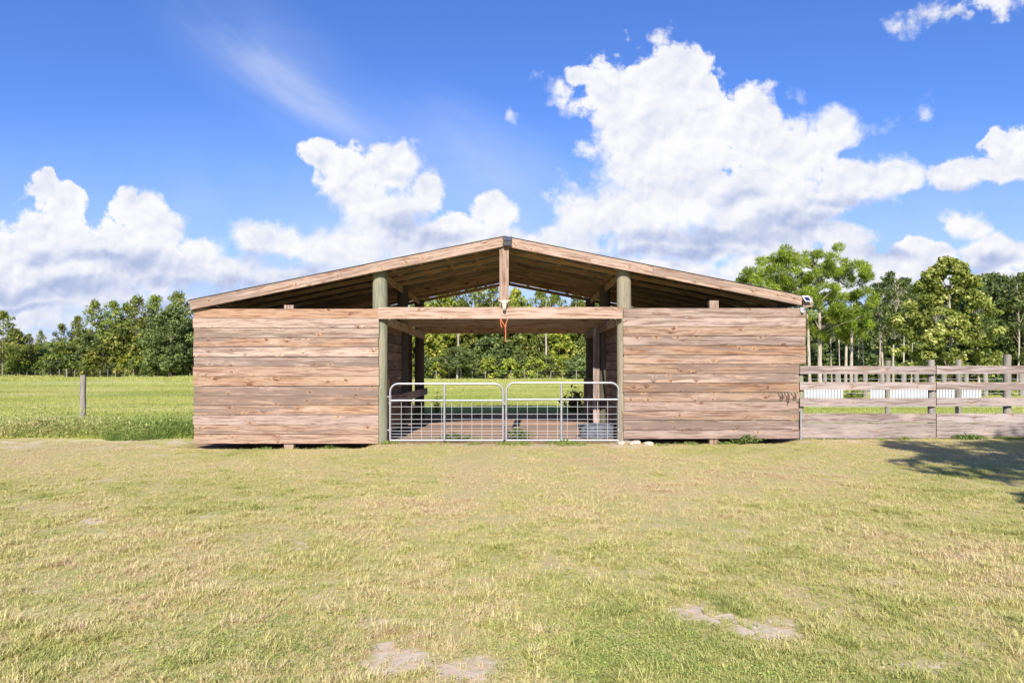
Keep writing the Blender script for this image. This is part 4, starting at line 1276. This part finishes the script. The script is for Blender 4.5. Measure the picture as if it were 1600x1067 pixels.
# background wood: one dark mass behind each treeline
def far_wood(name, label, px0, px1, Y, tops, dens, mat, seed, zmin=0.0):
    rs = np.random.RandomState(seed)
    x0, x1 = PX(px0, Y), PX(px1, Y)
    n = int((x1 - x0) * dens)
    xs = rs.uniform(x0, x1, n)
    tp = np.interp(xs, np.linspace(x0, x1, len(tops)), [PZ(t, Y) for t in tops]) * (.86 + .2 * vnoise(xs, xs * 0, .5, seed))
    zs = zmin + (tp - zmin) * rs.rand(n) ** .8
    ys = Y + rs.uniform(0, 7, n)
    c = np.stack([xs, ys, zs], 1)
    V, F_ = cards(c, rs.normal(size=(n, 3)) + np.array([[0, -.6, .3]]), rs.uniform(.4, 1.0, n), .8, rs)
    o = npmesh(name, V, F_, mat, None, {'tint': ('FACE', np.clip(vnoise(xs, zs, .5, seed + 3) * .8 + rs.normal(size=n) * .12, 0, 1))})
    return mark(o, label, 'woodland', kind='stuff')
far_wood('woodland', 'dim wood behind the left treeline', -60, 480, 124, [520, 535, 535, 520, 500, 495, 488, 485, 490, 500], 380, L_OAK, 5)
far_wood('woodland', 'dim wood behind the aisle treeline', 560, 1040, 100, [475, 472, 470, 470, 472, 475], 420, L_OAK, 6)
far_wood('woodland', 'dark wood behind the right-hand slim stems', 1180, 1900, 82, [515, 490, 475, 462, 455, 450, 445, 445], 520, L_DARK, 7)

# the wood goes on past both sides of the view and behind the barn walls
for i, px in enumerate(list(range(-760, -20, 34))):
    place((pineC, brA, pineA, brC, pineB, brB)[i % 6], (15, 9, 15, 9, 15, 9)[i % 6], px, 112 + rnd.uniform(-5, 6), (486, 520, 476, 525, 480, 515)[i % 6] + rnd.uniform(-8, 8), 'tree of the left treeline beyond the left edge of the photo', 1.1, 'trees past the left edge')
for i, px in enumerate(list(range(365, 650, 24)) + list(range(950, 1240, 24))):
    place((pineC, brB, pineA, brA)[i % 4], (15, 9, 15, 9)[i % 4], px, 100 + rnd.uniform(-6, 6), (478, 515, 472, 510)[i % 4] + rnd.uniform(-6, 6), 'tree of the far wood hidden behind the boarded barn walls', 1.1, 'trees hidden behind the barn walls')
for i, px in enumerate(range(1720, 2500, 60)):
    place(oakR, 12, px, 68 + rnd.uniform(-5, 6), 430 + rnd.uniform(-14, 14), 'dark oak of the right-hand wood beyond the right edge of the photo', 1.0, 'oaks past the right edge')
far_wood('woodland', 'dim wood beyond the left edge of the photo', -800, -60, 124, [495, 505, 515, 520], 200, L_OAK, 15)
far_wood('woodland', 'dim wood hidden behind the left barn wall', 480, 640, 116, [500, 490, 485], 260, L_OAK, 16)
far_wood('woodland', 'dim wood hidden behind the right barn wall', 960, 1180, 100, [485, 500, 505], 260, L_OAK, 17)
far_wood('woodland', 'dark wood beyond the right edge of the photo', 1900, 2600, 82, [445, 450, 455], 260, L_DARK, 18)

# shade tree off to the right of the camera (its shadow falls on the lawn)
shade = make_tree('round', 101, 10.8, 4.8, 4.6, 190, 110, .28, .8, .75, L_BROAD, B_MID, .22, 'broad tree right of the camera whose shadow falls on the lawn', name='shade_tree')
shade.location = (10.6, -17.2, 0)

# ------------------------------------------------------------------ weeds and shrubs by the barn
def weed(label, px, Y, hgt, wid, n, leaf, seed, mat=None, name='weed_plant', cat='plant'):
    rs = np.random.RandomState(seed)
    t = thing(name, label, cat, (PX(px, Y), Y, float(gz(PX(px, Y), Y))))
    b = MB(); cs = []
    for i in range(n):
        a = rs.rand() * 6.283; q = rs.uniform(.1, 1)
        e = Vector((math.cos(a) * wid * q, math.sin(a) * wid * q * .5, hgt * rs.uniform(.5, 1) * (1.1 - .5 * q)))
        b.tube([(e.x * .15, e.y * .15, 0), (e.x * .5, e.y * .5, e.z * .6), e], [.006, .005, .002], 4, caps=False)
        for j in range(9):
            f_ = rs.uniform(.25, 1)
            cs.append((e.x * f_ + rs.normal() * leaf * .5, e.y * f_ + rs.normal() * leaf * .5, e.z * f_ ** .8 + rs.normal() * leaf * .3))
    b.build('stem', L_WEED if mat is None else B_MID, t)
    cs = np.array(cs); m_ = len(cs)
    V, F_ = cards(cs, rs.normal(size=(m_, 3)) * .7 + np.array([[0, -.3, .8]]), leaf * rs.uniform(.6, 1.3, m_), .6, rs)
    npmesh('leaves', V, F_, mat or L_WEED, t, {'tint': ('FACE', rs.rand(m_))})
    return t
weed('bushy green weed against the foot of the right wall, right of its centre', 1168, -.16, .22, .42, 46, .05, 1)
weed('small weed at the foot of the right wall, beside the square post stub', 1135, -.12, .10, .2, 16, .04, 2)
weed('low green weed at the foot of the grey board fence', 1512, -.16, .12, .45, 34, .045, 3)
weed('dark leafy shrub behind the right rear post, inside the aisle view', 899, 6.9, 1.12, .42, 60, .12, 4, L_BROAD, 'shrub', 'shrub')
weed('thin dark weed stem growing behind the left gate', 684, 6.8, .95, .22, 18, .07, 5, L_BROAD)
weed('leafy weed under the left rear rail of the aisle', 646, 5.2, .62, .2, 30, .08, 6, L_BROAD)
weed('weed growing through the mesh at the foot of the left gate', 712, .35, .22, .5, 60, .045, 7)
weed('weed behind the foot of the gates where they meet', 812, .9, .30, .45, 70, .05, 8)
weed('weed tuft at the foot of the right gate, left of the tub', 880, .12, .12, .25, 24, .04, 9)
weed('weed at the foot of the barn left wall, right of its square post stub', 515, -.1, .12, .35, 30, .04, 10)
weed('weed at the foot of the barn left wall, left of its square post stub', 415, -.1, .09, .3, 24, .04, 11)

# ------------------------------------------------------------------ grass: one object per kind of sward, blades instanced on points
def blade_tuft(seed, n, h, spread, w, lean, curl=.6):
    rs = np.random.RandomState(seed)
    V = []; F_ = []; T = []
    for i in range(n):
        a = rs.rand() * 6.283; r0 = spread * math.sqrt(rs.rand())
        bx, by = math.cos(a) * r0, math.sin(a) * r0
        d = rs.rand() * 6.283; L = h * rs.uniform(.5, 1.15); ln = lean * rs.uniform(.2, 1.2)
        dx, dy = math.cos(d), math.sin(d); pxx, pyy = -dy, dx
        pts = []
        for t in (0, .4, .75, 1.0):
            hor = L * ln * (t ** 1.6); ver = L * (t - curl * .45 * ln * t * t)
            pts.append((bx + dx * hor, by + dy * hor, ver))
        ws = (w, w * .9, w * .6, w * .06)
        b0 = len(V)
        for p, q in zip(pts, ws):
            V.append((p[0] + pxx * q / 2, p[1] + pyy * q / 2, p[2])); V.append((p[0] - pxx * q / 2, p[1] - pyy * q / 2, p[2]))
        tt = rs.rand()
        for k in range(3):
            F_.append((b0 + 2 * k, b0 + 2 * k + 1, b0 + 2 * k + 3, b0 + 2 * k + 2)); T.append(tt)
    return np.array(V), np.array(F_), np.array(T)

def grass_mat(name, cols, trans=.3, use_attr='tone'):
    m, N = new_mat(name)
    bt = N.n('ShaderNodeAttribute', attribute_name='tint').outputs['Fac']
    it = N.n('ShaderNodeAttribute', attribute_name=use_attr); it.attribute_type = 'INSTANCER'
    f_ = N.m('ADD', N.m('MULTIPLY', bt, .55), N.m('SUBTRACT', it.outputs['Fac'], .27), clamp=True)
    c = N.ramp(f_, cols)
    d = N.n('ShaderNodeBsdfPrincipled', {'Base Color': c, 'Roughness': .55}); d.inputs['Specular IOR Level'].default_value = .25
    t = N.n('ShaderNodeBsdfTranslucent', {'Color': c})
    mx = N.n('ShaderNodeMixShader', {0: trans, 1: d.outputs[0], 2: t.outputs[0]})
    N.n('ShaderNodeOutputMaterial', {'Surface': mx.outputs[0]})
    return m
G_LAWN = grass_mat('lawn_blades', [(0.0, (.25, .30, .07)), (.28, (.45, .47, .14)), (.52, (.62, .57, .21)), (.75, (.72, .60, .31)), (.94, (.76, .63, .39)), (1.0, (.62, .45, .28))], .38)
G_PAST = grass_mat('pasture_blades', [(0.0, (.34, .39, .08)), (.35, (.48, .50, .13)), (.7, (.58, .57, .19)), (1.0, (.64, .56, .26))], .4)
G_EDGE = grass_mat('rank_grass_blades', [(0.0, (.15, .23, .055)), (.4, (.30, .38, .09)), (.75, (.50, .50, .17)), (1.0, (.55, .46, .22))], .38)

def grass_object(name, label, pts, scale, tone, tufts, mat, lean=.25):
    """pts (n,3); scale, tone (n,)"""
    protos = []
    pc = bpy.data.collections.new(name + '_tufts')       # never linked to the scene
    for i, (V, F_, T) in enumerate(tufts):
        me = bpy.data.meshes.new(name + '_tuft')
        me.from_pydata(V.tolist(), [], F_.tolist())
        a = me.attributes.new('tint', 'FLOAT', 'FACE'); a.data.foreach_set('value', T.astype(np.float32))
        me.materials.append(mat)
        o = bpy.data.objects.new(name + '_tuft', me)
        pc.objects.link(o); protos.append(o)
    me = bpy.data.meshes.new(name)
    n = len(pts)
    me.vertices.add(n); me.vertices.foreach_set('co', pts.astype(np.float32).ravel())
    rs = np.random.RandomState(9)
    for an, arr in (('scl', scale), ('tone', tone), ('rot', rs.rand(n) * 6.283)):
        a = me.attributes.new(an, 'FLOAT', 'POINT'); a.data.foreach_set('value', np.asarray(arr, np.float32))
    a = me.attributes.new('pick', 'INT', 'POINT'); a.data.foreach_set('value', rs.randint(0, len(tufts), n).astype(np.int32))
    me.materials.append(mat)
    ob = bpy.data.objects.new(name, me); COL.objects.link(ob)
    ng = bpy.data.node_groups.new(name + '_nodes', 'GeometryNodeTree')
    ng.interface.new_socket('Geometry', in_out='INPUT', socket_type='NodeSocketGeometry')
    ng.interface.new_socket('Geometry', in_out='OUTPUT', socket_type='NodeSocketGeometry')
    nd = ng.nodes; lk = ng.links
    gi = nd.new('NodeGroupInput'); go = nd.new('NodeGroupOutput')
    mp = nd.new('GeometryNodeMeshToPoints'); lk.new(gi.outputs[0], mp.inputs['Mesh'])
    ci = nd.new('GeometryNodeCollectionInfo'); ci.inputs['Collection'].default_value = pc; ci.inputs['Separate Children'].default_value = True; ci.inputs['Reset Children'].default_value = True
    ip = nd.new('GeometryNodeInstanceOnPoints'); ip.inputs['Pick Instance'].default_value = True
    lk.new(mp.outputs[0], ip.inputs['Points']); lk.new(ci.outputs[0], ip.inputs['Instance'])
    def attr(nm, ty):
        x = nd.new('GeometryNodeInputNamedAttribute'); x.data_type = ty; x.inputs['Name'].default_value = nm; return x.outputs[0]
    lk.new(attr('pick', 'INT'), ip.inputs['Instance Index'])
    cz = nd.new('ShaderNodeCombineXYZ'); lk.new(attr('rot', 'FLOAT'), cz.inputs[2]); lk.new(cz.outputs[0], ip.inputs['Rotation'])
    lk.new(attr('scl', 'FLOAT'), ip.inputs['Scale'])
    lk.new(ip.outputs[0], go.inputs[0])
    md = ob.modifiers.new('grass', 'NODES'); md.node_group = ng
    mark(ob, label, 'grass', kind='stuff')
    return ob

rs = np.random.RandomState(77)
def scatter_view(n, d0, d1, power, xlim=.80):
    """points over the ground within d0..d1 metres of the viewpoint, denser where nearer"""
    u = rs.rand(n)
    p = 1 - power
    d = (d0 ** (p + 1) + u * (d1 ** (p + 1) - d0 ** (p + 1))) ** (1 / (p + 1))
    x = rs.uniform(-xlim, xlim, n) * (d + .5)
    return x, d - CAMD
# lawn
N_L = 320000
x, y = scatter_view(N_L, 2.4, 14.4, 0.55, 1.02)
bb = bare(x, y)
dn = fbm(x, y, 2.2, 4, 51)
keep = (rs.rand(N_L) > .94 * sstep(bb, .15, .95)) & (rs.rand(N_L) < .15 + 1.0 * dn + .6 * (fbm(x, y, 6.0, 2, 52) - .5)) & (y < .35 + (fbm(x, y, 2.0, 2, 8) - .5) * .5)
keep &= ~((np.abs(x + .2) < 6.3) & (y > -.02))
x, y, dn, bb = x[keep], y[keep], dn[keep], bb[keep]
trk = np.exp(-((x + .62) / .38) ** 2) * sstep(y, -10, -6) + .8 * np.exp(-((x - 1.75 + .08 * (y + 8)) / .35) ** 2) * sstep(y, -11, -7)
tone = fbm(x, y, .45, 4, 61) * .75 + fbm(x, y, 4.0, 3, 71) * .45
tone = np.clip((tone - .60) * 1.5 + .56 + .30 * trk + .16 * sstep(y, -9, -1) + rs.normal(size=len(x)) * .10, .02, .98)
cl_ = fbm(x, y, 6.0, 2, 52)
sc = (.5 + .5 * dn + .55 * sstep(cl_, .5, .8)) * rs.uniform(.6, 1.3, len(x)) * (1 - .35 * sstep(y, -8, -1.5)) * (1 - .35 * bb) * (1 - .3 * trk)
tf = [blade_tuft(s, 11, .048, .018, .0036, 1.2) for s in range(6)] + [blade_tuft(s + 20, 10, .036, .030, .0042, 2.4, .9) for s in range(5)]
grass_object('lawn_grass', 'short dry yellow-green mown grass on the lawn in front of the barn', np.stack([x, y, gz(x, y)], 1), sc, tone, tf, G_LAWN)
# pasture
def past_pts(n, d0, d1, xa, xb, power=.8):
    u = rs.rand(n); p = 1 - power
    d = (d0 ** (p + 1) + u * (d1 ** (p + 1) - d0 ** (p + 1))) ** (1 / (p + 1))
    return rs.uniform(xa, xb, n) * d, d - CAMD
xs = []; ys = []
for (n, d0, d1, xa, xb) in ((105000, 14.6, 60, -.98, -.42), (34000, 21, 60, -.14, .12), (20000, 19, 60, .42, .98)):
    a, c = past_pts(n, d0, d1, xa, xb); xs.append(a); ys.append(c)
xf = rs.uniform(-95, 90, 26000); yf = rs.uniform(46, 103, 26000); kk = fbm(xf, yf * 2, .05, 3, 91) > .5
xs.append(xf[kk]); ys.append(yf[kk])
x = np.concatenate(xs); y = np.concatenate(ys)
k = (rs.rand(len(x)) < pasture_m(x, y)) & ~((x > -6.7) & (x < 6.1) & (y < 7.2))
x, y = x[k], y[k]
tone = np.clip(.42 + (fbm(x, y * 2.5, .12, 4, 81) - .5) * 1.5 + (fbm(x, y, 1.5, 3, 82) - .5) * .5 + rs.normal(size=len(x)) * .06, .02, .98)
dist = y + CAMD
sc = rs.uniform(.7, 1.3, len(x)) * (.8 + .5 * sstep(dist, 16, 50) + 2.2 * sstep(dist, 60, 62) * sstep(fbm(x, y * 2, .09, 3, 92), .4, .7) + 2 * sstep(dist, 104, 116))
tf = [blade_tuft(s + 40, 12, .12, .10, .008, .8) for s in range(5)]
grass_object('pasture_grass', 'bright green pasture grass beyond the fences and behind the barn', np.stack([x, y, gz(x, y)], 1), sc, tone, tf, G_PAST)
# rank grass under the left wire fence
n = 29000
x = rs.uniform(-18.5, -6.55, n); y = rs.gamma(1.6, .8, n) + .5 + (fbm(x, x * 0, .9, 3, 14) - .5) * 1.2
k = (y < 6) & (rs.rand(n) < .25 + 1.2 * fbm(x, y, 1.1, 3, 15))
x, y = x[k], y[k]
ln = fbm(x, y, 1.3, 3, 16)
tone = np.clip(.62 - .5 * sstep(x, -10.5, -7.0) + (ln - .5) * 1.2 + rs.normal(size=len(x)) * .1 - .1 * sstep(y, 2, 4), .02, .98)
sc = rs.uniform(.5, 1.25, len(x)) * (.45 + 1.1 * ln) * (1 - .45 * sstep(y, 3, 6)) * (.6 + .4 * sstep(y, .5, 1.4))
tf = [blade_tuft(s + 60, 16, .30, .10, .008, .9) for s in range(6)]
def leafy_tuft(seed, n, h, r, leaf):
    q = np.random.RandomState(seed)
    a = q.rand(n) * 6.283; rr = r * np.sqrt(q.rand(n)); z = h * q.rand(n) * (1.1 - .6 * rr / r)
    c = np.stack([np.cos(a) * rr, np.sin(a) * rr, z + .01], 1)
    V, F_ = cards(c, q.normal(size=(n, 3)) + np.array([[0, 0, .7]]), leaf * q.uniform(.6, 1.4, n), .5, q)
    return V, F_, q.rand(n)
tf += [leafy_tuft(s, 60, .26, .16, .05) for s in range(4)] + [leafy_tuft(s + 9, 30, .5, .12, .04) for s in range(1)]
grass_object('rank_grass', 'rank weedy grass along the wire fence left of the barn', np.stack([x, y, gz(x, y)], 1), sc, tone, tf, G_EDGE)
# weeds and grass along the walls, posts and fence foot
n = 5000
x = np.concatenate([rs.uniform(-6.6, 6.0, n), rs.uniform(6.1, 12.5, n // 2), rs.uniform(-2.4, 2.1, 2200)])
y = np.concatenate([rs.normal(-.08, .10, n), rs.normal(-.14, .08, n // 2), rs.normal(.35, .35, 2200)])
c = fbm(x, y, 1.6, 3, 17)
k = c > .60; k |= (rs.rand(len(x)) < .05)
x, y, c = x[k], y[k], c[k]
grass_object('wall_foot_grass', 'scattered grass and small weeds along the foot of the walls and gates', np.stack([x, y, gz(x, y)], 1), rs.uniform(.5, 1.3, len(x)) * (.3 + c * .6), np.clip(rs.uniform(.15, .7, len(x)), 0, 1), [blade_tuft(s + 80, 8, .11, .04, .008, 1.1) for s in range(3)], G_EDGE)

# low clover and broad-leaved weeds in the lawn
px_ = np.concatenate([rs.normal(960, 90, 1100), rs.normal(1180, 80, 500), rs.normal(400, 120, 600), rs.uniform(-100, 1700, 1800)])
py_ = np.concatenate([rs.normal(1015, 32, 1100), rs.normal(1050, 22, 500), rs.normal(1010, 30, 600), rs.uniform(800, 1080, 1800)])
d = CAMZ * FPX / (py_ - HOR); x = (px_ - 800) * d / FPX; y = d - CAMD
k = (bare(x, y) < .5) & (d > 2.7)
x, y = x[k], y[k]
grass_object('clover', 'low bright green clover and weeds spread through the near lawn', np.stack([x, y, gz(x, y)], 1), rs.uniform(.5, 1.2, len(x)), np.clip(rs.uniform(.25, .75, len(x)), 0, 1), [leafy_tuft(s + 30, 14, .022, .04, .013) for s in range(3)], G_EDGE)
